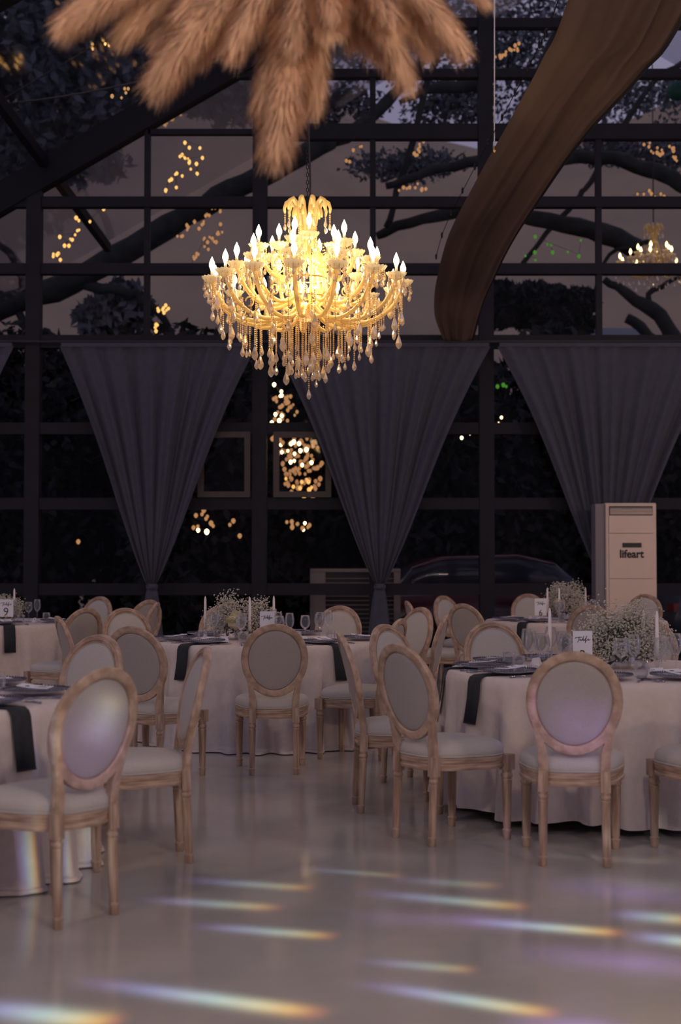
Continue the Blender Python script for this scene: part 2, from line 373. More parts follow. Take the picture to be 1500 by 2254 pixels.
for i in range(5):
    for j in range(5):
        b = MB(); t = .01; a, c = xs[j], xs[j+1]; za, zc = zraf(a)+.23, zraf(c)+.23
        b.add([(a,ys[i],za),(c,ys[i],zc),(c,ys[i+1],zc),(a,ys[i+1],za),(a,ys[i],za+t),(c,ys[i],zc+t),(c,ys[i+1],zc+t),(a,ys[i+1],za+t)],
              [(0,3,2,1),(4,5,6,7),(0,1,5,4),(1,2,6,5),(2,3,7,6),(3,0,4,7)]); b.build('roof_panel', M['roofpane'], roof, False)
def wire(name, pts, r, m, label, cat='wire', group=None, sag=0):
    pts = [Vector(p) for p in pts]
    if sag and len(pts) == 2:
        a, c = pts; pts = [a.lerp(c, t/12)-Vector((0,0,sag*4*(t/12)*(1-t/12))) for t in range(13)]
    b = MB(); b.tube(pts, r, 5); return tag(b.build(name, M[m]), label, cat, group)
wire('bracing_cable', [P(-60,258,17.5), P(330,30,17.5)], .012, 'dark', 'thin dark cable rising steeply under the roof at upper left', 'cable')
wire('bracing_cable', [P(-60,235,16.5), P(520,120,16.5)], .012, 'dark', 'thin dark cable running nearly level under the upper left roof', 'cable', sag=.1)
wire('hanging_wire', [P(1089,-300,13), P(1089,325,13)], .006, 'paper', 'straight pale wire hanging from the roof beside the tall centre right post', 'wire')
b = MB(); b.lathe([(.0,0),(.012,.01),(.016,.03),(.012,.05),(.004,.07)], 8); tip = b.build('wire_tip', M['gilt']); tip.location = P(1089,337,13); tip.parent = None
tag(tip, 'tiny gilt hook at the lower end of the pale hanging wire', 'hook')

# ---------------------------------------------------------------- curtains
def curtain(xl, xr, xp, label, zt=4.13, zp=1.05, seed=1, y=YW-.33, off=0):
    rnd = random.Random(seed); n = 150; rows_ = 34
    ph = [rnd.uniform(0, 6.28) for _ in range(6)]
    o = empty('curtain', (xp, y, 0)); tag(o, label, 'curtain', None)
    b = MB(); rings = []
    for r in range(rows_+1):
        t = r/rows_; z = zt+(zp-zt)*t
        s = (1-t)**.93*(1-.10*sin(pi*t)) if t < 1 else 0
        wl = (xl-xp)*s-.045; wr = (xr-xp)*s+.045
        ring = []
        for i in range(n+1):
            u = i/n; x = wl+(wr-wl)*u
            f = sin(u*88+ph[0]+1.5*sin(u*9+ph[1]))*.6+sin(u*41+ph[2]+sin(u*5))*.9+.5*sin(u*17+ph[3])
            amp = .022+.022*sin(pi*min(1, t*1.3))
            edge = .06*exp(-((min(u, 1-u))/.03)**2)*min(1, t*4)
            ring.append((x, f*amp-edge, z))
        rings.append(ring)
    b.loft(rings, closed=False)
    c = b.build('panel', M['curtain'], o)
    b = MB(); b.lathe([(.055,-.035),(.072,-.02),(.075,0),(.072,.02),(.055,.035)], 14, (0,0,zp)); b.build('tieback', M['curtain'], o)
    b = MB(); rings = []
    for r in range(13):
        t = r/12; z = (zp-.02)*(1-t)+.01; R = .05+.11*t**.7
        rings.append([((R*(1+.18*sin(7*a+ph[1])))*cos(a), .55*(R*(1+.18*sin(9*a+ph[2])))*sin(a), z) for a in [2*pi*q/42 for q in range(42)]])
    b.loft(rings); b.build('tail', M['curtain'], o)
    b = MB(); b.box(xl-xp-.02, xr-xp+.02, -.045, .0, zt-.01, zt+.04); b.build('heading_tape', M['curtain'], o, False)
def XW(x, d=YW-.33): return (x-750)/FP*d*1.002
curtain(XW(138), XW(556), XW(336), 'grey triangular curtain gathered to a point, left one of the three whole ones', seed=1)
curtain(XW(612), XW(1074), XW(836), 'grey triangular curtain gathered to a point behind the big chandelier, middle one', seed=2)
curtain(XW(1104), XW(1590), XW(1335), 'grey triangular curtain hanging behind the beige air conditioner, right one', seed=3)
curtain(XW(-380), XW(22), XW(-175), 'grey curtain of which only a corner shows at the left edge', seed=4)
b = MB(); b.tube([(-8, YW-.33, 4.19), (9.5, YW-.33, 4.19)], .018, 8); tag(b.build('curtain_rail', M['dark']), 'dark rail under the wide beam carrying the grey curtains', 'curtain rail')

# ---------------------------------------------------------------- brown swag
def swag():
    b = MB(); rings = []; n = 44; T = 60
    ctr = [(1386,-10,10), (1315,140,11.2), (1240,270,12.5), (1160,400,14), (1085,520,15.7), (1030,625,17.2), (1008,690,17.8), (1010,750,18.25)]
    wid = [.86, .80, .74, .74, .74, .70, .58, .34]
    pts = [P(c[0]+dxx, c[1], c[2]) for c, dxx in zip(ctr, (5,-10,-25,-30,-26,-8,0,0))]; first = pts[0]+(pts[0]-pts[1])*3.2+Vector((0,0,.8)); pts = [first]+pts; wid = [.7]+wid
    for k in range(T+1):
        s = k/T*(len(pts)-1); i = min(int(s), len(pts)-2); f = s-i; f2 = f
        p0 = pts[max(i-1,0)]; p1 = pts[i]; p2 = pts[i+1]; p3 = pts[min(i+2,len(pts)-1)]
        c = .5*((2*p1)+(-p0+p2)*f+(2*p0-5*p1+4*p2-p3)*f*f+(-p0+3*p1-3*p2+p3)*f**3)
        wd = wid[i]+(wid[i+1]-wid[i])*f2
        ring = []
        for j in range(n+1):
            u = j/n-.5
            z = .013*sin(u*23+.9*sin(k*.13+u*3))+.007*sin(u*41+1+k*.09)+.035*sin(u*9+k*.06)-.06*(1-4*u*u)+.02*sin(k*.3)*max(0, u*2)
            ring.append((c.x+u*wd, c.y, c.z+z))
        rings.append(ring)
    b.loft(rings, closed=False); o = b.build('ceiling_drape', M['drape'])
    tag(o, 'long brown fabric swag slanting from the upper right to the centre right post', 'drape')
    b = MB(); b.tube([r[-1] for r in rings], .018, 6); b.build('hem', M['dark'], o)
    b = MB(); b.tube([(r[0][0]-.05, r[0][1], r[0][2]+.06) for r in rings[4:42]], .004, 4); b.build('guide_wire', M['chain'], o)
    for k in range(5, 42, 3):
        q = rings[k][0]; b = MB(); b.lathe([(.004,-.03),(.012,-.01),(.012,.02),(.004,.04)], 6, (q[0]-.05, q[1], q[2]+.06)); b.build('clip', M['chain'], o)
swag()

# ---------------------------------------------------------------- oval back chair
def yb(z):
    if z < .42: return .02*z/.42
    return .02-.115*((z-.42)/.56)**1.45
def make_chair():
    root = empty('dining_chair')
    # rear legs
    for sx in (-1, 1):
        b = MB(); prof = [(.016,0),(.019,.004),(.0195,.03),(.0215,.035),(.0215,.042),(.0165,.047),(.0165,.05),(.0185,.06),(.0215,.28),(.0225,.295),(.019,.30),(.0245,.308),(.0245,.318),(.020,.324),(.022,.335),(.022,.345)]
        b.lathe(prof, 20, (0,0,0), (.055,.285,.12))
        b.box(-.023,.023,-.020,.020,.335,.43)
        me = b
        me.v = [(x+sx*(.140+.004*(1-z/.42)), y+yb(z)-.003, z) for x, y, z in me.v]
        autosharp(b.build('leg', M['wood'], root))
    for sx in (-1, 1):
        b = MB(); prof = [(.016,0),(.019,.004),(.0205,.035),(.023,.040),(.023,.047),(.0175,.052),(.0175,.055),(.020,.065),(.0255,.285),(.027,.295),(.0225,.302),(.029,.31),(.029,.322),(.0235,.33),(.026,.345),(.026,.352)]
        b.lathe(prof, 20, (sx*.213,.425,0), (.06,.29,.12))
        b.box(sx*.213-.028, sx*.213+.028, .399, .455, .345, .422)
        autosharp(b.build('leg', M['wood'], root))
    # seat rail: rounded plan outline
    def plan(sc, n=64):
        pts = []
        for j in range(n):
            a = 2*pi*j/n; c_, s_ = cos(a), sin(a)
            x = .252*math.copysign(abs(c_)**.62, c_); y = .222+.238*math.copysign(abs(s_)**.62, s_)
            k = (y-(-.016))/.476; x *= (.70+.30*min(1, (k*1.5)))
            pts.append((x*sc, .222+(y-.222)*sc))
        return pts
    def ring(sc, z): return [(x, y, z) for x, y in plan(sc)]
    b = MB(); b.loft([ring(.93,.362), ring(.985,.362), ring(.995,.368), ring(.995,.376), ring(.975,.380), ring(.975,.394), ring(.992,.398), ring(.992,.408), ring(1.0,.412), ring(1.0,.421), ring(.985,.424), ring(.9,.424)])
    autosharp(b.build('seat_rail', M['woodr'], root), 30)
    b = MB(); b.loft([ring(.95,.422), ring(.985,.428), ring(.995,.445), ring(.985,.462), ring(.95,.478), ring(.87,.490), ring(.70,.500), ring(.40,.506), ring(.08,.508)])
    s = b.build('seat', M['linen'], root)
    b = MB(); pp = plan(.992); b.tube([(x, y, .4285) for x, y in pp]+[(*pp[0], .4285)], .0042, 5, False); b.build('piping', M['linen'], s)
    # oval back
    ZC, A, B = .742, .194, .2165
    def oval(a, da, v):
        x = (A+da)*cos(a); s_ = sin(a); z = ZC+(B+da)*s_
        x *= 1+.045*s_
        return (x, yb(z)+v-.012*(1-(x/.2)**2)+.0, z)
    n = 64
    prof = [(-.021,-.012),(-.023,-.002),(-.023,.010),(-.014,.016),(-.010,.0125),(-.006,.018),(.004,.019),(.008,.0145),(.013,.018),(.019,.014),(.023,.006),(.0235,-.008),(.020,-.016),(.0,-.019),(-.014,-.018)]
    b = MB(); rings = [[oval(2*pi*k/n, da, v) for da, v in prof] for k in range(n)]
    rings.append(rings[0]); b.loft(rings, True, False)
    for sx in (-1, 1):     # posts
        path = [(.140,.405),(.140,.44),(.1405,.48),(.144,.52),(.152,.56),(.162,.60),(.172,.64),(.178,.665)]
        rr = []
        for k, (x, z) in enumerate(path):
            hw = .0215-.0012*k if k > 3 else .0215; y = yb(z)-.004
            rr.append([(sx*(x-hw), y-.018, z), (sx*(x+hw), y-.018, z), (sx*(x+hw), y+.010, z), (sx*(x+hw*.5), y+.017, z), (sx*(x-hw*.5), y+.017, z), (sx*(x-hw), y+.010, z)])
            if sx < 0: rr[-1].reverse()
        b.loft(rr)
    fr = autosharp(b.build('back_frame', M['woodo'], root), 30)
    def disc(sc, v): return [oval(2*pi*k/48, -.021-(A-.021)*(1-sc), v) for k in range(48)]
    b = MB()
    for name, sgn, mt in (('back_pad', 1, 'linen'), ('back_panel', -1, 'linenback')):
        b = MB(); rs = []
        for sc, v in ((1.0,.002),(.985,.010),(.95,.0165),(.85,.022),(.6,.026),(.3,.028),(.05,.0285)):
            vv = v if sgn > 0 else -(v*.45+.003)
            rg = []
            for k in range(48):
                a = 2*pi*k/48; x = (A-.0215)*sc*cos(a)*(1+.045*sin(a)*sc); z = ZC+(B-.0215)*sc*sin(a)
                rg.append((x, yb(z)+vv-.012*(1-(x/.2)**2), z))
            if sgn < 0: rg.reverse()
            rs.append(rg)
        b.loft(rs); pad = b.build(name, M[mt], root)
    b = MB(); pts = []
    for k in range(49):
        a = 2*pi*k/48; pts.append(oval(a, -.024, .0125))
    b.tube(pts, .0035, 5, False); b.build('nail_trim', M['linen'], fr)
    return root
chairs = [
 # key, x, y, facing, label
 ((-.98,5.53), (-.79,.61), 'nearest washed oak chair, rainbow light patch on its pale oval back'),
 ((-.735,6.72), (-.965,-.26), 'washed oak chair seen side-on just behind the nearest chair'),
 ((-1.385,7.78), (-.53,-.85), 'oval backed chair behind the near left table, its grey front pad half hidden'),
 ((-2.26,12.3), (-.75,.66), 'oak chair by the number nine table, its back partly behind a side-turned chair'),
 ((-2.75,15.9), (-.5,-.85), 'oak chair at the back of the number nine table facing the viewer'),
 ((-1.88,13.8), (-.99,.08), 'thin-looking oak chair against dark glass, right of two behind the middle table'),
 ((-2.05,14.75), (-.75,.66), 'oak chair of which only a top arc shows, left of the thin-looking one'),
 ((-1.26,8.95), (.40,.92), 'oak chair seen from behind at the middle table, left of two backs'),
 ((-.43,9.27), (-.10,.99), 'oak chair seen squarely from behind in front of the middle table'),
 ((.33,10.05), (-.93,.36), 'oak chair at the right of the middle table, seat turned left'),
 ((-1.98,10.5), (.93,.36), 'oak chair left of the middle table, turned right with cream pad showing'),
 ((-1.80,12.1), (.45,-.89), 'cream padded oak chair behind the left of the middle table'),
 ((-1.05,12.75), (.15,-.99), 'oak chair behind the candle and baby breath of the middle table'),
 ((-.03,12.7), (-.25,-.97), 'cream padded oak chair facing the viewer behind the middle table glasses'),
 ((.62,12.33), (-.80,-.60), 'oak chair behind the right of the middle table, turned left'),
 ((.70,10.75), (-.97,.2), 'oak chair seen edge-on between the middle and right tables'),
 ((.10,8.02), (.99,.1), 'oak chair seen edge-on at the left of the right table, in front of others'),
 ((.363,7.08), (.81,.58), 'oak chair at the near left of the right table, grey oval turned half away'),
 ((1.065,6.51), (.12,.99), 'oak chair with violet light on its back before the right table'),
 ((1.80,6.57), (-.15,.99), 'oak chair cut by the right edge of the photo, seat only'),
 ((.36,9.06), (.78,-.62), 'cream padded oak chair just behind the half turned grey backed one'),
 ((1.03,9.4), (.25,-.97), 'cream padded oak chair facing the viewer behind the right table plates'),
 ((2.10,9.8), (-.35,-.94), 'cream padded oak chair behind the two candles of the right table'),
 ((.77,14.3), (.98,.12), 'narrow looking oak chair left of the rear right table, leaning left'),
 ((1.22,13.5), (.66,.75), 'grey backed oak chair at the near left of the rear right table'),
 ((1.25,16.3), (.7,-.7), 'small distant oak chair against the dark car at the rear right table'),
 ((2.28,17.2), (0,-1), 'distant cream padded chair behind the rear right table, left of the candles'),
 ((3.62,17.0), (-.4,-.92), 'distant chair standing right in front of the beige air conditioner'),
 ((2.30,13.15), (.05,1), 'oak chair seen from behind at the rear right table, above the table card'),
]
for (x, y), d, lab in chairs:
    place('chair', make_chair, (x, y, 0), atan2(-d[0], d[1]), lab, 'chair', 'oval backed dining chairs')

# ---------------------------------------------------------------- tables
TZ = .765
def cloth_mesh(R, seed, pool=0.0, hem=.03):
    rnd = random.Random(seed); n = 400; b = MB(); ph = [rnd.uniform(0, 6.28) for _ in range(6)]
    rings = [[(R*q*cos(2*pi*j/n), R*q*sin(2*pi*j/n), TZ) for j in range(n)] for q in (.02,.5,.96,.99)]
    T = 20
    for k in range(T+1):
        t = k/T; ring = []
        for j in range(n):
            a = 2*pi*j/n
            fd = sin(25*a+ph[0]+1.4*sin(3*a+ph[1]))+.45*sin(41*a+ph[2]+sin(5*a+ph[3]))
            fd = fd/1.4; fd = math.copysign(abs(fd)**.8, fd)
            amp = .062*max(0, (t-.06)/.94)**.85
            r = R+.004+(.012 if t > .03 else 0)+.045*t**1.2+amp*fd
            z = TZ-.006-(TZ-.006-hem)*t + .014*t*sin(9*a+ph[4])*(t > .5)
            ring.append((r*cos(a), r*sin(a), z))
        rings.append(ring)
    if pool:
        for k in range(1, 5):
            ring = []
            for j in range(n):
                a = 2*pi*j/n; r0 = sqrt(rings[3+T+1-0][j][0]**2+rings[3+T+1-0][j][1]**2)
                ext = pool*(.6+.55*sin(7*a+ph[4])+.25*sin(17*a+ph[5]))
                r = r0+max(.01, ext)*k/4; ring.append((r*cos(a), r*sin(a), .006+.01*abs(sin(23*a+k))*(4-k)/4+.02*(1-k/4)))
            rings.append(ring)
    b.loft(rings, True, False); b.f.append(tuple(range(n)))
    return b.mesh('tablecloth', M['cloth'])
RT = .93
def make_table():
    t = empty('round_table')
    b = MB(); b.lathe([(RT-.03,.72),(RT-.01,.725),(RT-.01,.745),(RT-.03,.75)], 48); b.build('tabletop', M['casement'], t)
    for a in range(4):
        b = MB(); x, y = .62*cos(a*pi/2+.78), .62*sin(a*pi/2+.78); b.tube([(x,y,0),(x*.95,y*.95,.72)], .018, 8); b.build('leg', M['dark'], t)
    return t
TABLES = {'L': (-2.14,6.52), 'FL': (-3.55,14.4), 'M': (-.565,11.22), 'R': (1.55,8.17), 'BR': (2.45,14.85)}
TN = {'L': 'near left table', 'FL': 'number nine table', 'M': 'middle table', 'R': 'right table', 'BR': 'rear right table'}
for i, (k, (x, y)) in enumerate(TABLES.items()):
    place('table', make_table, (x, y, 0), 0, 'round banquet table hidden under its ivory cloth, the '+TN[k], 'table', 'round banquet tables')
    o = link('tablecloth', cloth_mesh(RT, i+3, pool=.02 if k in ('M', 'L') else 0, hem=.012 if k in ('M', 'L') else .05)); o.location = (x, y, 0)
    tag(o, 'floor length ivory tablecloth hanging in folds over the '+TN[k], 'tablecloth', 'ivory tablecloths')

# ---------------------------------------------------------------- tableware
def shell(prof_out, th, n=24):                 # closed thin vessel from an outer profile (base first)
    inn = [(max(r-th, .0005), z+(th if i == 0 else 0)) for i, (r, z) in enumerate(prof_out)]
    return prof_out+inn[::-1]
def make_wine(h=.225, rb=.036, rt=.027):
    def f():
        o = empty('wine_glass'); b = MB()
        hb = h*.56
        b.lathe([(.034,0),(.034,.002),(.006,.008),(.0045,.02),(.0042,h-hb-.01),(.006,h-hb)], 20); b.build('stem', M['glass'], o)
        b = MB(); pr = [(.002,h-hb),(.018,h-hb+.012),(rb*.85,h-hb+hb*.28),(rb,h-hb+hb*.5),(rb*.93,h-hb+hb*.75),(rt,h)]
        b.lathe(shell(pr, .0012), 24, caps=False); b.build('bowl', M['glass'], o); return o
    return f
def make_tumbler():
    o = empty('tumbler'); b = MB()
    b.lathe(shell([(.024,0),(.030,.006),(.037,.035),(.038,.055),(.034,.09)], .002), 24, caps=False); b.lathe([(.024,0),(.029,.004),(.024,.010)], 20)
    b.build('bowl', M['glass'], o); return o
def make_charger():
    o = empty('charger_plate'); b = MB()
    b.lathe([(.002,.004),(.09,.004),(.105,.008),(.150,.016),(.163,.020),(.163,.017),(.150,.012),(.10,.003),(.085,0),(.002,0)], 48, caps=False); b.build('plate', M['charger'], o)
    b = MB()
    for j in range(64):
        a = 2*pi*j/64; b.blob((.160*cos(a), .160*sin(a), .022), .0062)
    b.build('bead_rim', M['bead'], o); return o
def make_fork():
    o = empty('fork'); b = MB()
    b.tube([(0,-.10,.004),(0,-.04,.005),(0,.02,.006)], [.005,.003,.0028], 6); b.build('handle', M['silver'], o)
    b = MB(); b.box(-.011,.011,.02,.038,.004,.0065)
    for k in range(4): x = -.0095+k*.0063; b.box(x-.0013, x+.0013, .037, .085, .005+.003*(k % 1), .008)
    b.build('tines', M['silver'], o, False); return o
def make_knife():
    o = empty('table_knife'); b = MB(); b.tube([(0,-.11,.005),(0,-.06,.006),(0,-.01,.005)], [.006,.005,.004], 6); b.build('handle', M['silver'], o)
    b = MB(); b.add([(-.004,-.01,.002),(.010,.0,.002),(.011,.08,.002),(0,.115,.002),(-.004,.1,.002),(-.004,-.01,.0045),(.010,.0,.003),(.011,.08,.003),(0,.115,.004),(-.004,.1,.0045)],
       [(4,3,2,1,0),(5,6,7,8,9),(0,1,6,5),(1,2,7,6),(2,3,8,7),(3,4,9,8),(4,0,5,9)]); b.build('blade', M['silver'], o, False); return o
def leafmark(b, cx, cy, s, z):
    pts = [(cx+s*(cos(a)*.8+.25*sin(2*a)), cy+s*sin(a)*.55, z) for a in [2*pi*q/10 for q in range(9)]]
    b.tube(pts, s*.12, 4)
def make_menu():
    o = empty('menu_card'); b = MB(); n = 8
    rs = [[(-.05,-.075+.15*k/n,.024+.012*(k/n)**2),(.05,-.075+.15*k/n,.024+.012*(k/n)**2+.002),(.05,-.075+.15*k/n,.0265+.012*(k/n)**2+.002),(-.05,-.075+.15*k/n,.0255+.012*(k/n)**2)] for k in range(n+1)]
    b.loft(rs); b.build('card', M['paper'], o, False)
    b = MB(); leafmark(b, -.015, .03, .016, .033)
    for k in range(5): b.box(-.026+.002*(k % 2), .028-.003*(k % 3), -.008-k*.012, -.0055-k*.012, .0285, .0295)
    b.build('print', M['ink'], o, False); return o
def make_place():
    o = empty('place_card'); b = MB()
    b.add([(-.042,-.02,0),(.042,-.02,0),(.042,0,.045),(-.042,0,.045),(.042,.02,0),(-.042,.02,0)], [(0,1,2,3),(3,2,4,5),(1,4,2),(0,3,5)]); b.build('card', M['paper'], o, False)
    b = MB()
    def q(x0, x1, z0, z1):
        f = lambda z: -.02+.02*z/.045-.0009
        b.add([(x0,f(z0),z0),(x1,f(z0),z0),(x1,f(z1),z1),(x0,f(z1),z1)], [(0,1,2,3)])
    for k in range(9): q(-.008+k*.0046, -.0046+k*.0046, .014+.001*(k % 2), .0185+.0012*(k % 3 == 0))
    pts = [(-.028+.008*cos(a)+.003*sin(2*a), -.02+.02*(.032+.006*sin(a))/.045-.001, .032+.006*sin(a)) for a in [2*pi*q_/10 for q_ in range(9)]]
    b.tube(pts, .0012, 4); b.build('print', M['ink'], o, False); return o
def make_napkin():                       # lies under the plate, hangs over the table edge towards -Y
    o = empty('napkin'); b = MB(); w2 = .055; path = [(.17,.004),(.05,.004),(-.05,.004),(-.18,.004),(-.222,.004),(-.246,-.006),(-.258,-.03),(-.268,-.12),(-.290,-.25)]
    rs = []
    for k, (y, z) in enumerate(path):
        t = .003; dy, dz = (0, t) if k < 5 else (-t, 0)
        wv = .002*sin(k*2)
        rs.append([(-w2+wv,y,z),(-w2*.3,y+dy*.8,z+dz*.5),(w2*.4,y,z),(w2+wv,y,z),(w2+wv,y+dy,z+dz),(-w2+wv,y+dy,z+dz)])
    b.loft(rs); c = b.build('folded_cloth', M['napkin'], o)
    b = MB(); b.box(-w2, w2, -.2945, -.289, -.254, -.246); b.build('hem', M['napkin'], o, False); return o
def make_candle():
    o = empty('taper_candle'); b = MB(); b.lathe([(.0115,.075),(.011,.20),(.0085,.315),(.004,.335),(.001,.34)], 12); b.build('wax', M['wax'], o)
    b = MB(); b.tube([(0,0,.335),(.001,0,.35)], .0009, 4); b.build('wick', M['ink'], o)
    b = MB(); b.lathe(shell([(.036,0),(.034,.006),(.012,.014),(.009,.03),(.017,.040),(.009,.050),(.015,.062),(.018,.085)], .002), 16, caps=False); b.build('holder', M['glass'], o); return o
def make_flowers(seed, rx, rz, cream):
    def f():
        rnd = random.Random(seed); o = empty('flower_arrangement')
        b = MB(); b.lathe(shell([(.05,0),(.055,.01),(.06,.07),(.058,.10)], .003), 20, caps=False); b.build('vase', M['glass'], o)
        st = MB(); bl = MB(); lf = MB()
        for k in range(170):
            a = rnd.uniform(0, 2*pi); e = rnd.uniform(-.1, 1)
            R = rnd.uniform(.55, 1)
            tipx = rx*R*cos(a)*sqrt(max(.05, 1-e*e*.8)); tipy = rx*.75*R*sin(a)*sqrt(max(.05, 1-e*e*.8)); tipz = .10+rz*R*max(e, .05)*(.75+.35*rnd.random())
            st.tube([(0,0,.03),(tipx*.4,tipy*.4,.09+tipz*.3),(tipx,tipy,tipz)], .0012, 3)
            for q in range(26):
                g = rnd.uniform(0, 1); rr = .035
                c = (tipx+rnd.gauss(0, rr), tipy+rnd.gauss(0, rr), tipz+rnd.gauss(0, rr*.8)); c = (c[0], c[1], max(c[2], .02))
                bl.blob(c, rnd.uniform(.0040, .0075))
                if q < 6: st.add([(tipx,tipy,tipz-.02),(c[0],c[1],c[2]),(c[0]+.001,c[1],c[2]-.001)], [(0,1,2)])
            for q in range(3):
                x, y, z = tipx*.7+rnd.gauss(0,.02), tipy*.7+rnd.gauss(0,.02), max(.02, tipz*.7+rnd.gauss(0,.03))
                lf.add([(x,y,z),(x+rnd.gauss(0,.01),y+rnd.gauss(0,.01),z+.012),(x+rnd.gauss(0,.02),y+rnd.gauss(0,.02),z+.03)], [(0,1,2)])
        st.build('stems', M['stem'], o, False, 'stuff'); lf.build('leaves', M['stem'], o, False, 'stuff'); bl.build('baby_breath', M['bloom'], o, False, 'stuff')
        for (cx, cy, cz, r) in cream:
            b = MB(); b.lathe([(.001,-r*.7),(r*.6,-r*.4),(r*.78,0),(r*.6,r*.4),(.001,r*.6)], 12, (cx,cy,cz))
            for ring_ in range(7):
                m_ = 4+ring_*2; rr = r*(.12+.88*ring_/6)
                for k in range(m_):
                    a = 2*pi*k/m_+ring_*.7; op = (ring_/6)*1.1
                    bx, by, bz = cx+rr*.55*cos(a), cy+rr*.55*sin(a), cz-.2*r
                    tx, ty, tz = cx+rr*cos(a), cy+rr*sin(a), cz+r*(.85-op*.75)
                    px, py = -sin(a)*r*.34, cos(a)*r*.34
                    b.add([(bx,by,bz),(tx-px,ty-py,tz-.1*r),(tx*1.0,ty,tz+.06*r),(tx+px,ty+py,tz-.1*r)], [(0,1,2),(0,2,3)])
            b.build('rose', M['rose'], o, False)
        return o
    return f
SCRIPT = {  # strokes of the handwritten word Table, in units of 1 wide by 0.45 tall
 'Table': [[(.0,.33),(.08,.40),(.22,.42),(.42,.44)], [(.26,.50),(.24,.30),(.20,.08),(.16,-.06)],
           [(.36,.22),(.30,.24),(.28,.14),(.34,.12),(.38,.22),(.37,.12),(.43,.16)], [(.43,.16),(.52,.48),(.54,.56),(.50,.40),(.49,.10),(.55,.10),(.58,.18),(.52,.20)],
           [(.58,.16),(.70,.50),(.72,.58),(.67,.40),(.62,.0),(.61,-.10),(.66,.10),(.72,.15)], [(.72,.15),(.80,.24),(.82,.32),(.78,.28),(.77,.16),(.84,.15),(.92,.24)]]}
def text_mesh(txt, size, m, ext=.0008, bold=0):
    cu = bpy.data.curves.new('t', 'FONT'); cu.body = txt; cu.size = size; cu.align_x = 'CENTER'; cu.align_y = 'CENTER'; cu.extrude = ext; cu.resolution_u = 3; cu.offset = bold
    to = bpy.data.objects.new('t', cu); C.objects.link(to); dg = bpy.context.evaluated_depsgraph_get(); me = bpy.data.meshes.new_from_object(to.evaluated_get(dg))
    bpy.data.objects.remove(to); me.materials.clear(); me.materials.append(m); return me
def make_number(num, h=.16, w_=.11):
    o = empty('table_number_card'); z0 = .07
    b = MB(); b.box(-w_/2, w_/2, -.0015, .0015, z0, z0+h); b.build('card', M['paper'], o, False)
    b = MB(); b.lathe([(.035,0),(.035,.006),(.005,.012)], 16); b.tube([(0,0,.01),(0,0,z0)], .003, 6)
    b.tube([(.014*cos(a), -.004, z0+.012+.014*sin(a)) for a in [2*pi*k/14 for k in range(15)]], .0018, 5); b.build('stand', M['gilt'], o)
    b = MB(); s = w_*.86
    for st in SCRIPT['Table']:
        b.tube([((x-.46)*s, -.0022, z0+h*.62+z*s*.62) for x, z in st], .0019, 4)
    b.build('lettering', M['goldpen'], o)
    if num:
        t = link('lettering', text_mesh(num, .11 if h > .165 and w_ > .13 else .078, M['goldpen']), o); t.rotation_euler = (pi/2,0,0); t.location = (.0, -.0024, z0+h*(.27 if w_ > .13 else .15))
    return o

def setting(tk, ang, where, full=3, nap=True, seed=0):
    """ang: direction from the table centre towards the guest"""
    rnd = random.Random(seed+int(ang*100)); cx, cy = TABLES[tk]
    rz = atan2(sin(ang), cos(ang))+pi/2         # local -Y points towards the guest
    T = Matrix.Translation((cx, cy, TZ)) @ Matrix.Rotation(rz, 4, 'Z')
    def W(x, y, z=.0): return T @ Vector((x, y, z))
    j = lambda s=.008: rnd.uniform(-s, s)
    tn = TN[tk]
    if nap: place('napkin', make_napkin, W(.0+j(), -.70, .0), rz, 'dark green napkin hanging over the cloth '+where, 'napkin', 'dark green napkins')
    place('charger', make_charger, W(0, -.735, .010), rz, 'beaded smoky glass charger plate '+where, 'plate', 'beaded charger plates')
    place('menu', make_menu, W(j(.02), -.73, .012), rz+rnd.uniform(-.35,.35), 'white menu card on the plate '+where, 'menu card', 'menu cards')
    gl = ((.15, -.46, 'wine', .225, 'tall'), (.08, -.40, 'wine2', .205, 'shorter'), (.21, -.53, 'tumbler', 0, ''))
    for gx, gy, kind, h, ad in gl[:full]:
        p = W(gx+j(.015), gy+j(.015), .001)
        if kind == 'tumbler': place('tumbler', make_tumbler, p, rz, 'stemless glass tumbler '+where, 'glass', 'tumblers')
        elif kind == 'wine': place('wine', make_wine(), p, rz, 'tall stemmed wine glass '+where, 'glass', 'wine glasses')
        else: place('wine2', make_wine(.20, .040, .031), p, rz, 'shorter wider wine glass '+where, 'glass', 'wine glasses')
    place('placecard', make_place, W(-.02+j(.02), -.50+j(), .001), rz+j(.2), 'white folded place card '+where, 'place card', 'place cards')
    if full >= 3:
        for k, ad in enumerate(('outer', 'inner')): place('fork', make_fork, W(-.215-.0+.032*k, -.76, .002), rz+.05, ad+' steel fork '+where, 'fork', 'forks')
        place('knife', make_knife, W(.20, -.76, .002), rz-.05, 'steel knife '+where, 'knife', 'knives')

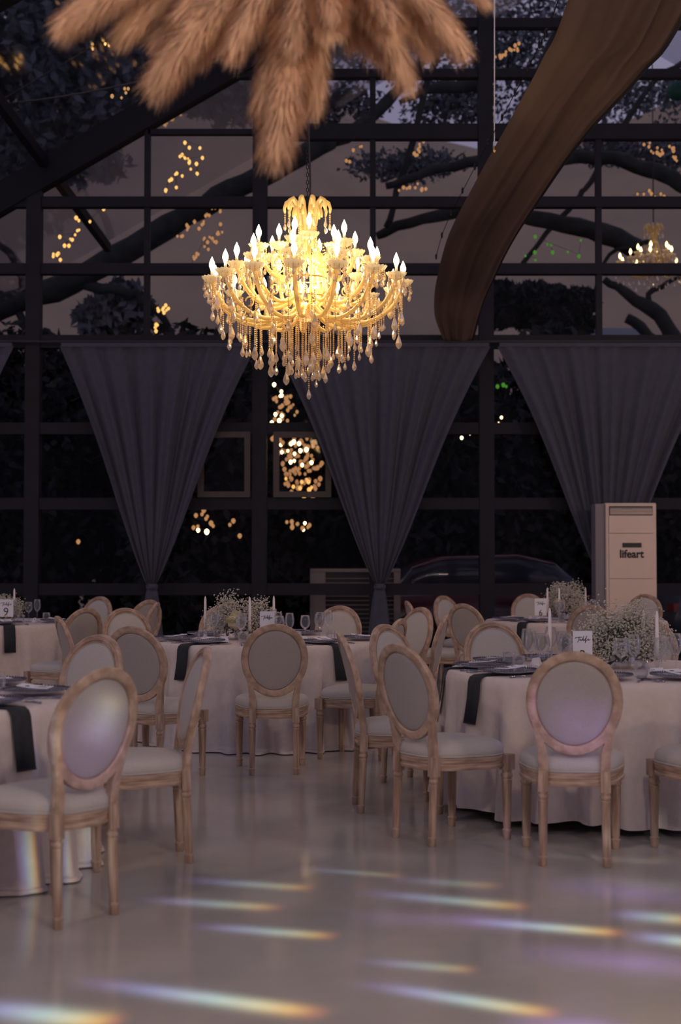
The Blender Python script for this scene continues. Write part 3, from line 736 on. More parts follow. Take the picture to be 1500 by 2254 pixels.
def toang(tk, p): return atan2(p[1]-TABLES[tk][1], p[0]-TABLES[tk][0])
S = [
 ('R', (.0,8.25), 'at the left end of the right table', 3, 1), ('R', (-.10,7.2), 'at the near left of the right table', 3, 1),
 ('R', (1.12,6.51), 'behind the violet lit chair', 3, 0), ('R', (2.05,6.7), 'at the near right corner of the right table', 3, 0),
 ('R', (.45,9.0), 'at the back left of the right table', 3, 0), ('R', (1.05,9.5), 'at the back of the right table', 2, 0), ('R', (2.1,9.8), 'at the back right of the right table', 2, 0),
 ('M', (-1.70,9.8), 'at the near left of the middle table', 3, 1), ('M', (-.43,9.2), 'behind the square-on chair of the middle table', 3, 0),
 ('M', (.435,9.84), 'at the near right of the middle table', 3, 1), ('M', (.85,11.0), 'at the right end of the middle table', 2, 0),
 ('M', (-2.1,10.9), 'at the left end of the middle table', 3, 0), ('M', (-1.7,12.3), 'at the back left of the middle table', 2, 0),
 ('M', (.0,12.8), 'at the back right of the middle table', 2, 0),
 ('L', (-.66,5.56), 'beside the nearest chair', 3, 1), ('L', (-.70,6.72), 'on the near left table before the side-on chair', 3, 0), ('L', (-1.36,7.7), 'at the back of the near left table', 3, 0),
 ('FL', (-2.75,12.7), 'at the near right of the number nine table', 3, 1), ('FL', (-1.9,14.0), 'at the right end of the number nine table', 3, 0), ('FL', (-3.6,12.7), 'in front of the number nine card', 2, 0),
 ('BR', (.8,14.5), 'at the left end of the rear right table', 2, 0), ('BR', (1.3,13.6), 'at the near left of the rear right table', 3, 1),
 ('BR', (2.3,13.1), 'at the near side of the rear right table', 2, 0), ('BR', (2.3,17.2), 'at the back of the rear right table', 2, 0), ('BR', (3.6,16.6), 'near the air conditioner on the rear right table', 2, 0)]
for k, (tk, p, wh, full, nap) in enumerate(S): setting(tk, toang(tk, p), wh, full, bool(nap), k)

def T3(x, y, d): q = P(x, y, d); return (q.x, q.y, TZ+.001)
place('fl1', make_flowers(1, .24, .26, [(-.03,-.19,.15,.095)]), T3(532,1400,11.25), 0, 'white baby breath with a cream rose on the middle table', 'flowers')
place('fl2', make_flowers(2, .27, .27, []), T3(1368,1400,8.25), 0, 'large white baby breath bunch on the right table', 'flowers')
place('fl3', make_flowers(3, .22, .32, [(-.10,-.17,.17,.07)]), T3(1245,1400,14.9), 0, 'airy baby breath with a yellow rose on the rear right table', 'flowers')
place('fl4', make_flowers(4, .20, .16, [(.10,-.10,.14,.06), (-.05,-.12,.16,.06)]), T3(5,1350,14.3), 0, 'low cream roses and greenery behind the number nine card', 'flowers')
for x, d, lab in ((452,11.25,'left of the baby breath on the middle table'), (550,11.05,'in front of the baby breath on the middle table'), (603,11.35,'behind the middle table card'),
                  (1417,8.2,'right table, left of its two at the photo right'), (1447,8.0,'right table, rightmost of its candles'), (1206,14.7,'rear right table, leftmost'), (1232,14.6,'rear right table, second from the left'),
                  (1290,14.9,'rear right table, right of the flowers'), (1211,8.5,'right table, leftmost and standing apart'), (31,14.3,'number nine table')):
    place('candle', make_candle, T3(x, 1400, d), 0, 'white unlit taper candle, '+lab, 'candle', 'white taper candles')
place('num', lambda: make_number(''), T3(588,1400,10.95), -.05, 'white card lettered Table standing on the middle table', 'table card')
place('numR', lambda: make_number('2'), T3(1283,1400,7.95), .05, 'white card lettered Table behind the violet lit chair', 'table card')
place('num9', lambda: make_number('9', .17, .14), T3(13,1400,13.9), .0, 'white card numbered nine at the left edge', 'table card')
place('numB', lambda: make_number('6', .17, .12), T3(1191,1400,14.25), .05, 'white table card beside the leftmost rear candle', 'table card')
# ---------------------------------------------------------------- chandelier
def strand_mesh(n):
    b = MB()
    for k in range(n): b.blob((0, 0, -.016*k-.008), .0078, .0084)
    return b.mesh('bead_strand', M['beadc'], False)
def drop_mesh(s=1.0):
    b = MB(); b.lathe([(.001,0),(.006,-.012),(.013,-.032),(.019,-.052),(.017,-.066),(.009,-.078),(.001,-.084)], 8)
    b.v = [(x*s, y*s, z*s) for x, y, z in b.v]; return b.mesh('crystal_drop', M['crystal'], False)
SM = {n: strand_mesh(n) for n in (5, 8, 11, 14, 17, 20, 24, 28, 33)}; DM = [drop_mesh(1.0), drop_mesh(1.35), drop_mesh(.75)]
def chandelier(C0, label, tiers=None, small=False, lit='bulb'):
    root = empty('chandelier', C0); tag(root, label, 'chandelier')
    # C0 = centre, z of the lower hub
    tiers = tiers or [(15, .745, .345, [(.07,.06),(.18,-.035),(.34,-.075),(.50,-.055),(.63,.02),(.70,.11),(.735,.19),(.745,.215)], .0),
                      (10, .55, .47, [(.07,.20),(.16,.10),(.28,.06),(.40,.10),(.48,.19),(.53,.29),(.55,.345)], .14),
                      (6, .39, .66, [(.07,.38),(.14,.30),(.23,.27),(.31,.32),(.36,.39),(.39,.475)], .3),
                      (3, .25, .74, [(.05,.47),(.10,.42),(.17,.41),(.23,.46),(.25,.535)], .6)]
    cup = MB(); n = 28
    prof = [(.010,-.034),(.030,-.028),(.056,-.010),(.070,.008),(.076,.020),(.070,.020),(.050,.004),(.012,-.008)]
    rings = []
    for r, z in prof: rings.append([(r*(1+.10*(j % 2)*(r > .05))*cos(2*pi*j/n), r*(1+.10*(j % 2)*(r > .05))*sin(2*pi*j/n), z+.006*(j % 2)*(r > .04)) for j in range(n)])
    cup.loft(rings); cupm = cup.mesh('drip_pan', M['cup'])
    tb = MB(); tb.lathe([(.016,-.01),(.034,.014),(.036,.024),(.014,.026),(.0105,.024),(.0105,.070),(.014,.074),(.008,.078)], 10); tbm = tb.mesh('candle_tube', M['cup'])
    bl = MB(); bl.lathe([(.007,.072),(.016,.086),(.0225,.106),(.021,.126),(.013,.148),(.005,.166),(.0008,.176)], 10); blm = bl.mesh('bulb', M[lit])
    pm = MB()
    for k in range(10):
        a = 2*pi*k/10; x, y = .060*cos(a), .060*sin(a)
        for q in range(3+3*(k % 2)): pm.blob((x, y, -.004-.014*q), .0064, .0072)
        pm.lathe([(.001,0),(.008,-.014),(.014,-.032),(.011,-.046),(.001,-.056)], 7, (x, y, -.04-.045*(k % 2)))
    pmm = pm.mesh('pendants', M['crystal'], False)
    for (cnt, R, zb, path, off) in tiers:
        # smooth path by Catmull-Rom
        pts = []
        for i in range(len(path)-1):
            p = [Vector((path[max(0, min(len(path)-1, i+q))][0], 0, path[max(0, min(len(path)-1, i+q))][1])) for q in (-1, 0, 1, 2)]
            for t in (0, .33, .66):
                pts.append(.5*((2*p[1])+(-p[0]+p[2])*t+(2*p[0]-5*p[1]+4*p[2]-p[3])*t*t+(-p[0]+3*p[1]-3*p[2]+p[3])*t**3))
        pts.append(Vector((path[-1][0], 0, path[-1][1])))
        ab = MB(); ab.tube(pts, [.0165]*len(pts), 8)
        m3 = pts[len(pts)//2]          # little scroll on each arm
        ab.tube([m3+Vector((-.06+.035*cos(a), 0, .045+.035*sin(a))) for a in [q*.62 for q in range(9)]], .006, 5)
        tube_rope = [p+Vector((0, .014*sin(i*1.3), .014*cos(i*1.3))) for i, p in enumerate(pts)]; ab.tube(tube_rope, .0055, 4)
        am = ab.mesh('arm', M['arm']); tz = path[-1][1]
        for k in range(cnt):
            a = 2*pi*k/cnt+off; arm = link('arm', am, root); arm.rotation_euler = (0, 0, a)
            link('drip_pan', cupm, arm, loc=(R, 0, tz+.018)); link('candle_tube', tbm, arm, loc=(R, 0, tz+.020)); link('bulb', blm, arm, loc=(R, 0, tz+.020))
            link('pendants', pmm, arm, loc=(R, 0, tz+.022))
    # hub, cage, column
    b = MB(); b.lathe([(.01,-.06),(.075,-.055),(.082,-.01),(.078,.02),(.05,.05),(.03,.07),(.01,.08)], 20); b.build('lower_hub', M['cup'], root)
    b = MB(); b.lathe([(.01,.50),(.06,.52),(.085,.54),(.08,.57),(.05,.59),(.035,.65),(.05,.70),(.03,.75),(.01,.78)], 20); b.build('column', M['arm'], root)
    for k in range(8):
        a = 2*pi*k/8+.2; b = MB()
        b.tube([(r*cos(a), r*sin(a), z) for r, z in ((.06,.02),(.13,.10),(.155,.20),(.14,.32),(.11,.42),(.085,.52))], .010, 6); b.build('cage_bar', M['arm'], root)
    for z, r in ((.13,.14),(.27,.15)):
        b = MB(); b.tube([(r*cos(2*pi*k/24), r*sin(2*pi*k/24), z) for k in range(25)], .007, 5, False); b.build('hoop', M['gilt'], root)
    cm = MB(); pr = [(.03,.62),(.06,.70),(.07,.77),(.10,.85),(.135,.885),(.165,.865),(.180,.82),(.175,.79)]
    cm.tube([(r, 0, z) for r, z in pr], [.014,.018,.019,.019,.018,.015,.012,.009], 7)
    cm.tube([(r*.62, 0, z*.93+.02) for r, z in pr[1:]], .011, 6); cmm = cm.mesh('crown_plume', M['arm'])
    for k in range(10):
        a = 2*pi*k/10; pl = link('crown_plume', cmm, root); pl.rotation_euler = (0, 0, a)
        link('bead_strand', SM[5], pl, loc=(.175, 0, .79)); link('crystal_drop', DM[2], pl, loc=(.175, 0, .71))
    for k in range(9):
        a = 2*pi*k/9; rr = .07; s = link('bead_strand', SM[14], root, loc=(rr*cos(a), rr*sin(a), .70)); link('crystal_drop', DM[0], s, loc=(0, 0, -.224))
    b = MB()
    for k in range(8):
        a = 2*pi*k/8; c2 = 2*pi*(k+1)/8
        for q in range(14):
            t = q/13; aa = a+(c2-a)*t; b.blob((.30*cos(aa), .30*sin(aa), .40-.10*4*t*(1-t)), .0075)
            b.blob((.17*cos(aa), .17*sin(aa), .52-.09*4*t*(1-t)), .0075)
    b.build('bead_garland', M['beadc'], root, False, 'stuff')
    if small: rngs = [(6, .2, [11,14]), (12, .45, [8,11]), (14, .68, [5,8])]
    else: rngs = [(1, .0, [33]), (7, .085, [24,28,24]), (10, .17, [20,24,28]), (14, .28, [17,20,24]), (16, .39, [14,20,17]), (20, .50, [11,17,14]), (20, .60, [11,14,8]), (18, .70, [8,11,14]), (16, .75, [14,11,8])]
    rnd = random.Random(5)
    for cnt, R, ln in rngs:
        for k in range(cnt):
            a = 2*pi*k/cnt+rnd.uniform(-.1, .1); nb = rnd.choice(ln); rr = R+rnd.uniform(-.02, .02)
            zt = -.06 if R < .1 else (.0 if R < .3 else (-.03 if R < .6 else (.06 if R < .72 else .16)))
            s = link('bead_strand', SM[nb], root, loc=(rr*cos(a), rr*sin(a), zt)); link('crystal_drop', DM[rnd.choice((0,0,1,2))], s, loc=(0, 0, -.016*nb))
    for k in range(46):
        a = rnd.uniform(0, 2*pi); rr = rnd.uniform(.2, .72); z = .05+rnd.uniform(0, .45)*(1-rr/.9)
        link('crystal_drop', DM[rnd.choice((0,1,2))], root, loc=(rr*cos(a), rr*sin(a), z))
    return root
CH = P(677, 690, 11)
ch = chandelier((CH.x, 11, CH.z), 'large crystal chandelier of yellow lit candle bulbs hanging over the room')
b = MB(); zt = zraf(CH.x)-CH.z-.1; z = .80; i = 0
while z < zt:
    pts = [((.010*cos(a)) if i % 2 else 0, 0 if i % 2 else .010*cos(a), z+.018+.018*sin(a)) for a in [2*pi*q/8 for q in range(9)]]
    b.tube(pts, .0032, 4, False); z += .030; i += 1
b.build('chain', M['chain'], ch)
b = MB(); b.tube([(.016+.006*sin(k*.8), .0, .8+k*(zt-.8)/40) for k in range(41)], .009, 6); b.build('cable', M['dark'], ch)
b = MB(); q = P(672, 243, 11); b.lathe([(.004,-.035),(.014,-.02),(.03,.0),(.034,.012),(.012,.02),(.012,.035)], 10, (q.x-CH.x, 0, q.z-CH.z)); b.build('brass_hook', M['gilt'], ch)
C2 = P(1440, 600, 26)
ch2 = chandelier((C2.x, 26, C2.z), 'small distant chandelier seen through the glass at upper right', small=True, lit='bulb_glint',
   tiers=[(10, .62, .3, [(.07,.06),(.18,-.035),(.34,-.05),(.50,.02),(.60,.12),(.62,.17)], .0), (6, .3, .47, [(.07,.20),(.16,.15),(.25,.2),(.30,.33)], .14)])
b = MB(); b.tube([(0,0,.8),(0,0,4.5)], .012, 5); b.build('cable', M['dark'], ch2)

# ---------------------------------------------------------------- pampas cloud
def pampas():
    rnd = random.Random(11); cen = P(700, -130, 5.1); root = empty('pampas_cloud', cen)
    tag(root, 'hanging cloud of blurred tan pampas plumes at the top of the photo', 'dried flowers')
    tips = [(98,75,.085,4.9),(240,95,.075,5.1),(318,212,.095,4.95),(430,140,.06,5.3),(600,372,.10,4.95),(690,250,.07,5.15),(625,240,.08,5.05),(780,95,.06,5.2),(905,195,.075,5.0),(955,120,.07,5.15),
            (1032,120,.075,5.0),(1082,0,.05,5.1),(180,20,.09,5.2),(505,120,.075,4.9),(545,60,.09,5.2),(840,120,.085,5.1),(730,60,.085,4.8),(640,130,.10,4.9),(380,60,.09,5.0),(330,110,.08,5.1),(870,60,.09,4.9),(960,20,.08,5.1),(140,-30,.08,5.0),(570,260,.07,5.0)]
    for ti, (tx, ty, wd, d) in enumerate(tips):
        wd *= 1.22; tip = (P(tx, ty, d)-cen)*.955; base = tip.normalized()*.06
        ctrl = (tip*.5)+Vector((0, 0, .10+.10*abs(tip.x)))
        def ax(t): return base*(1-t)**2+ctrl*2*t*(1-t)+tip*t*t
        L = tip.length; b = MB()
        cnt = int(7200*L/.8*(wd/.08))
        for k in range(cnt):
            t = rnd.uniform(.08, .95)**.85; p = ax(t); tg = (ax(min(1, t+.03))-ax(t-.03)).normalized()
            prof = min(1, (t/.55))**.7*(1-max(0, t-.72)**1.5*2.6)
            rnd_dir = Vector((rnd.gauss(0,1), rnd.gauss(0,1), rnd.gauss(0,1))); side = (rnd_dir-tg*rnd_dir.dot(tg)).normalized()
            ln = rnd.uniform(.07, .13); sp = wd*prof*rnd.uniform(.15, 1.0)
            e = p+side*sp+tg*ln*.75+Vector((0,0,-.02)); mid = p+side*sp*.55+tg*ln*.2
            wv = tg.cross(side)*.0019
            b.add([p-wv, p+wv, mid+wv, mid-wv, e], [(0,1,2,3), (3,2,4)])
        pl = b.build('plume', M['pampas'], root, False)
        b = MB(); b.tube([ax(t/10) for t in range(9)], [wd*.34*sin(pi*min(.98, .15+t/10*.86))**.5+.003 for t in range(9)], 8); b.build('core', M['pampas'], pl)
    b = MB(); b.blob((0,0,0), .09); b.lathe([(.02,0),(.07,.03),(.06,.09),(.02,.13)], 12); b.build('binding', M['casement'], root)
    b = MB(); b.tube([(0,0,.1),(0,0,3.4)], .006, 5); b.build('hanging_cord', M['dark'], root)
    q = P(716, 30, 5.0)-cen; b = MB()
    for k in range(9): b.tube([q+Vector((.02*cos(k*.7), .02*sin(k*.7), .18)), q+Vector((.035*cos(k*.7), .03*sin(k*.7), -.01*(k % 3)))], [.009,.006], 5)
    b.build('stem_bundle', M['casement'], root)
pampas()

# ---------------------------------------------------------------- air conditioner
def aircon():
    d = 17.62; x0 = P(1334,1127,d).x; x1 = P(1446,1127,d).x; zt = P(1400,1107,d).z
    o = empty('air_conditioner', ((x0+x1)/2, d, 0), .0); tag(o, 'tall beige floor standing air conditioner lettered lifeart', 'air conditioner'); w_ = (x1-x0)/2
    o.rotation_euler = (0, 0, 0)
    b = MB(); r = .03
    def rr(z, s): return [(-w_+s,.0+s,z),(w_-s,0+s,z),(w_+0-s*.2,.03,z),(w_,.34,z),(-w_,.34,z),(-w_+s*.2,.03,z)]
    b.loft([rr(.05,.005), rr(zt-.02,.005), rr(zt,.03)]); b.build('cabinet', M['ac'], o, False)
    b = MB(); b.box(-w_-.02-.10, -w_, .05, .34, .05, zt-.01); b.build('side_panel', M['acside'], o, False)
    b = MB(); b.box(-w_+.02, w_-.02, .03, .32, 0, .06); b.build('plinth', M['dark'], o, False)
    def zy(y): return P(1400, y, d).z
    def xx(x): return P(x,1127,d).x-(x0+x1)/2
    b = MB(); b.box(xx(1342), xx(1437), -.012, .01, zy(1134), zy(1114)); b.build('outlet_recess', M['dark'], o, False)
    for k in range(5):
        z = zy(1132)+k*(zy(1115)-zy(1132))/5; b = MB(); b.box(xx(1343), xx(1436), -.022, -.010, z, z+.011); b.build('louvre', M['ac'] if k < 4 else M['acside'], o, False)
    b = MB(); b.box(xx(1341), xx(1438), -.016, 0, zy(1173), zy(1135)); b.build('upper_panel', M['ac'], o, False)
    b = MB(); b.box(xx(1341), xx(1438), -.010, 0, zy(1273), zy(1175)); b.build('middle_panel', M['ac'], o, False)
    b = MB(); b.box(xx(1341), xx(1438), -.010, 0, .08, zy(1275)); b.build('lower_panel', M['ac'], o, False)
    b = MB(); b.box(xx(1370), xx(1412), -.016, -.009, zy(1205), zy(1195)); b.build('display', M['dark'], o, False)
    t = link('lettering', text_mesh('lifeart', .135, M['ink'], .002, .0035), o); t.rotation_euler = (pi/2,0,0); t.location = (xx(1390), -.014, zy(1220))
    vs_ = [v.co.x for v in t.data.vertices]; sc = (xx(1416)-xx(1363))/(max(vs_)-min(vs_)); t.scale = (sc, sc*1.05, 1)
    t.data = t.data
aircon()

# ---------------------------------------------------------------- outside
b = MB(); b.box(-60, 60, YW+.1, 90, -.3, -.05); b.build('ground', M['ground'], None, False, 'structure')
def hill():
    b = MB(); rings = []; rnd = random.Random(2)
    for i in range(30):
        y = 34+i*1.6; ring = []
        for j in range(61):
            x = -60+2*j
            z = (27.5-3.2/(1+exp(-x*.4)))*(1-cos(min(1, i/24)*pi))/2*(1-.06*sin(x*.09+1)-.05*sin(x*.23))+.6*sin(x*.5+i*.7)*sin(i*.5)
            ring.append((x, y, z-.3))
        rings.append(ring)
    b.loft(rings, closed=False); b.build('hillside', M['hill'], None, True, 'structure')
hill()
def foliage(b, c, r, n, rnd, size=.12, shell_=.0):
    shell_ = 0
    for k in range(n):
        v = Vector((rnd.gauss(0,1), rnd.gauss(0,1), rnd.gauss(0,1))).normalized()*rnd.random()**.5
        p = Vector((c[0]+v.x*r[0], c[1]+v.y*r[1], c[2]+v.z*r[2]))
        if p.z < 0: continue
        a = Vector((rnd.gauss(0,1), rnd.gauss(0,1), rnd.gauss(0,1))).normalized()*size*rnd.uniform(.5, 1.2); c2 = a.cross(Vector((rnd.gauss(0,1), rnd.gauss(0,1), rnd.gauss(0,1)))).normalized()*size*.45
        b.add([p-a, p+c2, p+a, p-c2], [(0,1,2,3)])
rnd = random.Random(21)
bush_label = ['far left', 'left of the first curtain point', 'behind the first curtain', 'behind the first casement window', 'behind the centre post', 'behind the middle curtain', 'left of the car', 'above the red car', 'behind the right curtain', 'far right']
for i in range(10):
    x = -6.6+i*1.45; h = [4.3,5.4,5.5,5.3,5.4,5.0,4.6,5.2,4.6,4.2][i]; y = 23.5+(i % 3)*.8
    o = empty('shrub', (x, y, 0)); tag(o, 'dark evergreen shrub outside the glass, '+bush_label[i], 'shrub', 'dark shrubs outside')
    b = MB(); 
    for q in range(7): foliage(b, (rnd.uniform(-.5,.5), rnd.uniform(-.4,.4), h*(.10+.70*q/6)+rnd.uniform(-.1,.1)), (1.15,.9,h*.19+.15), 1900, rnd, .14, .35)
    b.build('foliage', M['leafd'], o, False, 'stuff')
    b = MB(); b.tube([(0,0,-.05),(.05,0,h*.4),(-.05,.05,h*.8)], [.09,.07,.03], 7); b.build('trunk', M['bark'], o)
def tree(label, limbs, leaves=(), m='leafb', size=.16):
    root = empty('tree', (0,0,0)); base = None
    for (pts, r0, r1) in limbs:
        w_ = [P(*p) if len(p) == 3 else Vector(p) for p in pts]
        fine = []
        for i in range(len(w_)-1):
            p = [w_[max(0, min(len(w_)-1, i+q))] for q in (-1, 0, 1, 2)]
            for t in (0, .25, .5, .75):
                fine.append(.5*((2*p[1])+(-p[0]+p[2])*t+(2*p[0]-5*p[1]+4*p[2]-p[3])*t*t+(-p[0]+3*p[1]-3*p[2]+p[3])*t**3)+Vector((rnd.gauss(0,.02), 0, rnd.gauss(0,.02))))
        fine.append(w_[-1])
        if base is None: base = Vector((fine[0].x, fine[0].y, 0)); root.location = base
        n = len(fine); b = MB(); b.tube([f-base for f in fine], [(r0+(r1-r0)*k/(n-1))*rnd.uniform(.9, 1.12) for k in range(n)], 9)
        b.build('trunk' if (pts, r0, r1) == limbs[0] else 'limb', M['bark'], root)
    for (x, y, d, rx, rz, n) in leaves:
        b = MB(); c = P(x, y, d)-base
        for q in range(5): foliage(b, (c.x+rnd.uniform(-.6,.6)*rx, c.y+rnd.uniform(-.5,.5)*rx, c.z+rnd.uniform(-.5,.5)*rz), (rx*.55, rx*.5, rz*.55), n//5, rnd, size, .1)
        for v in range(len(b.v)): pass
        b.build('foliage', M[m], root, False, 'stuff')
    tag(root, label, 'tree')
tree('old tree whose thick limb rises from the left edge behind the glass', [
  ([(-420,1400,26),(-330,1000,26),(-150,760,26),(0,680,26),(160,620,26),(330,520,26),(480,440,26),(600,375,26),(730,310,26.5)], .26, .19),
  ([(730,310,26.5),(800,270,27),(900,170,27.5),(960,90,28)], .15, .08),
  ([(60,660,26),(20,560,25.5),(-80,480,25)], .10, .05),
  ([(160,620,26),(240,640,26),(300,650,26),(360,700,26),(380,760,26)], .12, .05), ([(0,650,26),(30,665,26),(70,740,26),(110,800,26)], .09,.05)],
  [(60,120,27,2.6,2.0,5200), (260,60,27,2.4,1.6,4800), (430,190,27.5,1.6,1.0,2200), (60,300,27,1.9,.9,2400), (240,690,27,.9,.7,1500), (560,-20,27,2,1.1,3000)])
tree('tree with long arching limbs behind the centre right panes', [
  ([(1330,1290,28),(1500,900,28),(1470,720,28),(1400,660,28),(1330,615,28)], .26, .07),
  ([(1400,545,28.2),(1300,505,28),(1180,480,28),(1060,462,28),(930,482,28),(830,520,28)], .22, .08),
  ([(1660,620,27),(1600,470,27),(1500,405,27),(1400,362,27),(1300,345,27),(1180,352,27),(1060,355,27),(950,378,27),(850,410,27)], .20, .07),
  ([(1060,190,29),(960,195,29),(880,225,29)], .15, .05), ([(975,80,27.5),(950,150,27.5),(920,270,27.5),(885,390,27.5),(850,500,27.5)], .07, .06),
  ([(1240,40,27.5),(1200,130,27.5),(1150,230,27.5),(1120,300,27.5)], .07, .06), ([(1500,140,28),(1420,200,28),(1300,400,28),(1270,440,28),(1180,540,28),(1140,600,28)], .06, .05),
  ([(1440,530,28),(1340,560,28),(1310,640,28)], .05, .03), ([(1420,680,28),(1440,640,28),(1500,610,28)], .07,.04)],
  [(740,60,30,2.3,1.4,2600), (940,60,31,2.0,1.4,2200), (770,240,31,1.0,.6,900), (960,230,31,1.5,.9,2000), (900,350,31,1.6,.5,1200), (1180,60,31,1.5,1.6,2600), (1220,230,31,1.4,1.0,1600), (1440,240,31,1.3,.9,1200), (1390,340,31,1.5,.6,1500)], size=.095)
tree('bare dark tree standing behind the right curtain', [
  ([(1560,1350,30),(1530,900,30),(1450,760,30),(1380,700,30)], .16, .10)], [(1130,670,30,.9,.6,4500), (1240,690,30,.8,.6,4500), (1190,650,30,.7,.4,2500)], 'leafd', .11)
def house():
    d = 33; a = P(1345, 735, d); b = MB(); o = empty('house', a-Vector((0,0,6.2))); tag(o, 'small distant house with a pale blue roof between the branches', 'house')
    b.box(-.6, 1.2, 0, 2, 0, 6.0); b.build('wall', M['ground'], o, False)
    b = MB(); b.add([(-.8,-.3,5.9),(1.4,-.3,5.9),(1.4,2.3,5.9),(-.8,2.3,5.9),(-.4,1,6.5),(1.0,1,6.5)], [(0,1,5,4),(1,2,5),(2,3,4,5),(3,0,4),(3,2,1,0)]); b.build('roof', mat('blue_roof', (.12,.13,.17), .7), o, False)
    b = MB(); b.box(.1,.5,-.03,.02,5.35,5.8); b.build('window', M['dark'], o, False)
house()
def car(name, loc, rz, m, label):
    o = empty(name, loc, rz); tag(o, label, 'car'); L = 2.15
    sec = [(-L,.45,.62,.72),(-L+.1,.3,.80,.80),(-1.55,.28,.90,.86),(-.95,.28,.93,.88),(.9,.28,.95,.88),(1.6,.28,.92,.86),(L-.1,.3,.86,.80),(L,.42,.66,.70)]
    b = MB(); b.loft([[(x,-w_,zb),(x,-w_-.02,(zb+zt)/2),(x,-w_+.03,zt-.04),(x,-w_+.12,zt),(x,w_-.12,zt),(x,w_-.03,zt-.04),(x,w_+.02,(zb+zt)/2),(x,w_,zb)] for x, zb, zt, w_ in sec]); b.build('body', m, o)
    cs = [(-1.75,.88,.90,.78),(-1.35,.90,1.30,.66),(-.9,.90,1.44,.62),(.2,.90,1.47,.62),(.75,.90,1.36,.64),(1.25,.88,.94,.76)]
    b = MB(); b.loft([[(x,-w_-.06,zb),(x,-w_,zt-.06),(x,-w_+.1,zt),(x,w_-.1,zt),(x,w_,zt-.06),(x,w_+.06,zb)] for x, zb, zt, w_ in cs]); b.build('windows', mat('car_glass', (.03,.035,.05), .1), o)
    b = MB(); b.loft([[(x,-w_+.0,zt-.045),(x,-w_+.1,zt+.005),(x,w_-.1,zt+.005),(x,w_,zt-.045)] for x, zb, zt, w_ in cs[1:5]]); b.build('roof', m, o)
    for x in (-1.35, 1.35):
        for s in (-1, 1):
            b = MB(); b.lathe([(.02,-.1),(.30,-.1),(.33,-.06),(.33,.06),(.30,.1),(.19,.1),(.17,.08),(.02,.08)], 20); wv = b.build('wheel', M['dark'], o, loc=(x, s*.80, .32)); wv.rotation_euler = (pi/2*-s, 0, 0)
    for s in (-1, 1):
        b = MB(); b.box(-L-.01,-L+.08, s*.55-.16, s*.55+.16, .62,.74); b.build('headlamp', M['silver'], o, False)
        b = MB(); b.box(L-.08, L+.01, s*.58-.15, s*.58+.15, .66,.78); b.build('tail_lamp', mat('red_lens', (.25,.02,.01), .2), o, False)
    return o
car('car', (2.35, 21.3, .0), .05, mat('red_paint', (.060,.008,.012), .25, spec=.8), 'dark red car parked outside behind the middle glass bay')
car('car', (6.75, 20.9, .0), pi+.1, mat('silver_paint', (.10,.11,.13), .25, .3), 'silver grey car outside, cut by the right edge of the photo')
def condenser():
    a = P(683,1252,19.5); c = P(882,1252,19.5); o = empty('outdoor_unit', (a.x, 19.5, 0)); tag(o, 'pale outdoor cooling unit with dark grille behind the middle curtain', 'cooling unit'); w_ = c.x-a.x; h = a.z
    pale = mat('pale_metal', (.30,.26,.24), .6)
    b = MB(); b.box(0, w_, 0, .45, h-.045, h); b.box(0,.21,0,.45,.1,h-.04); b.box(w_-.09, w_, 0, .45, .1, h-.04); b.box(0, w_, .02,.45,.1,.2); b.build('casing', pale, o, False)
    b = MB(); b.box(.21, w_-.09, .06,.43,.2,h-.045); b.build('core', M['dark'], o, False)
    n = 16
    for k in range(n): z = .22+k*(h-.30)/n; b = MB(); b.box(.21, w_-.09, .03,.05,z,z+.014); b.build('slat', M['acside'], o, False)
    for x in (.1, w_-.1): b = MB(); b.box(x-.05, x+.05, .05,.4,-.05,.1); b.build('foot', M['dark'], o, False)
condenser()

# ---------------------------------------------------------------- fairy bulbs added in place of lamp reflections in the panes
bsm = MB(); bsm.lathe([(.004,-.028),(.016,-.018),(.024,0),(.020,.016),(.008,.028)], 8)
BM = {k: bsm.mesh('bulb', M[k]) for k in ('glint','glintdim','bulb_glint','green')}
def glint(pts, n, spread, d, key, label, seed, sc=1.0, wirev=True):  # glowing bulbs outside stand in for reflections of the room's lamps
    rnd = random.Random(seed); w_ = [P(x, y, d) for x, y in pts]; o = empty('reflection_lights', w_[0]); tag(o, label, 'reflected lights')
    bs = []
    for k in range(n):
        s = (k+.5)/n*(len(w_)-1); i = min(int(s), len(w_)-2); p = w_[i].lerp(w_[i+1], s-i)+Vector((rnd.gauss(0,1)*spread*d/FP, rnd.gauss(0,.1), rnd.gauss(0,1)*spread*d/FP))
        bs.append(p); l = link('bulb', BM[key], o, loc=p-w_[0]); s_ = sc*rnd.uniform(.7, 1.15); l.scale = (s_, s_, s_)  # these bulbs stand in for lamp reflections in the panes
    if wirev and len(bs) == 1: bs = [bs[0], bs[0]+Vector((0, 0, 1.2))]
    if wirev: b = MB(); b.tube([p-w_[0]+Vector((0,0,.03)) for p in bs], .003, 3); b.build('added_cord', M['dark'], o)  # joins the stand-in bulbs
Y1 = 20.5
glint([(425,318),(400,350),(430,358),(385,400),(358,420)], 24, 12, Y1, 'glint', 'amber bulbs standing for reflections in the pane above left of the chandelier', 1)
glint([(215,462),(165,500),(165,520),(125,545),(130,572)], 17, 9, Y1, 'glint', 'amber bulbs standing for reflections low in the pane crossed by the slanting purlin', 2)
glint([(485,453),(440,490),(396,520)], 20, 7, Y1, 'glintdim', 'dim amber bulbs standing for reflections left of the chandelier, upper of two', 3)
glint([(490,505),(460,535),(416,580)], 20, 7, Y1, 'glintdim', 'dim amber bulbs standing for reflections left of the chandelier, lower of two', 4)
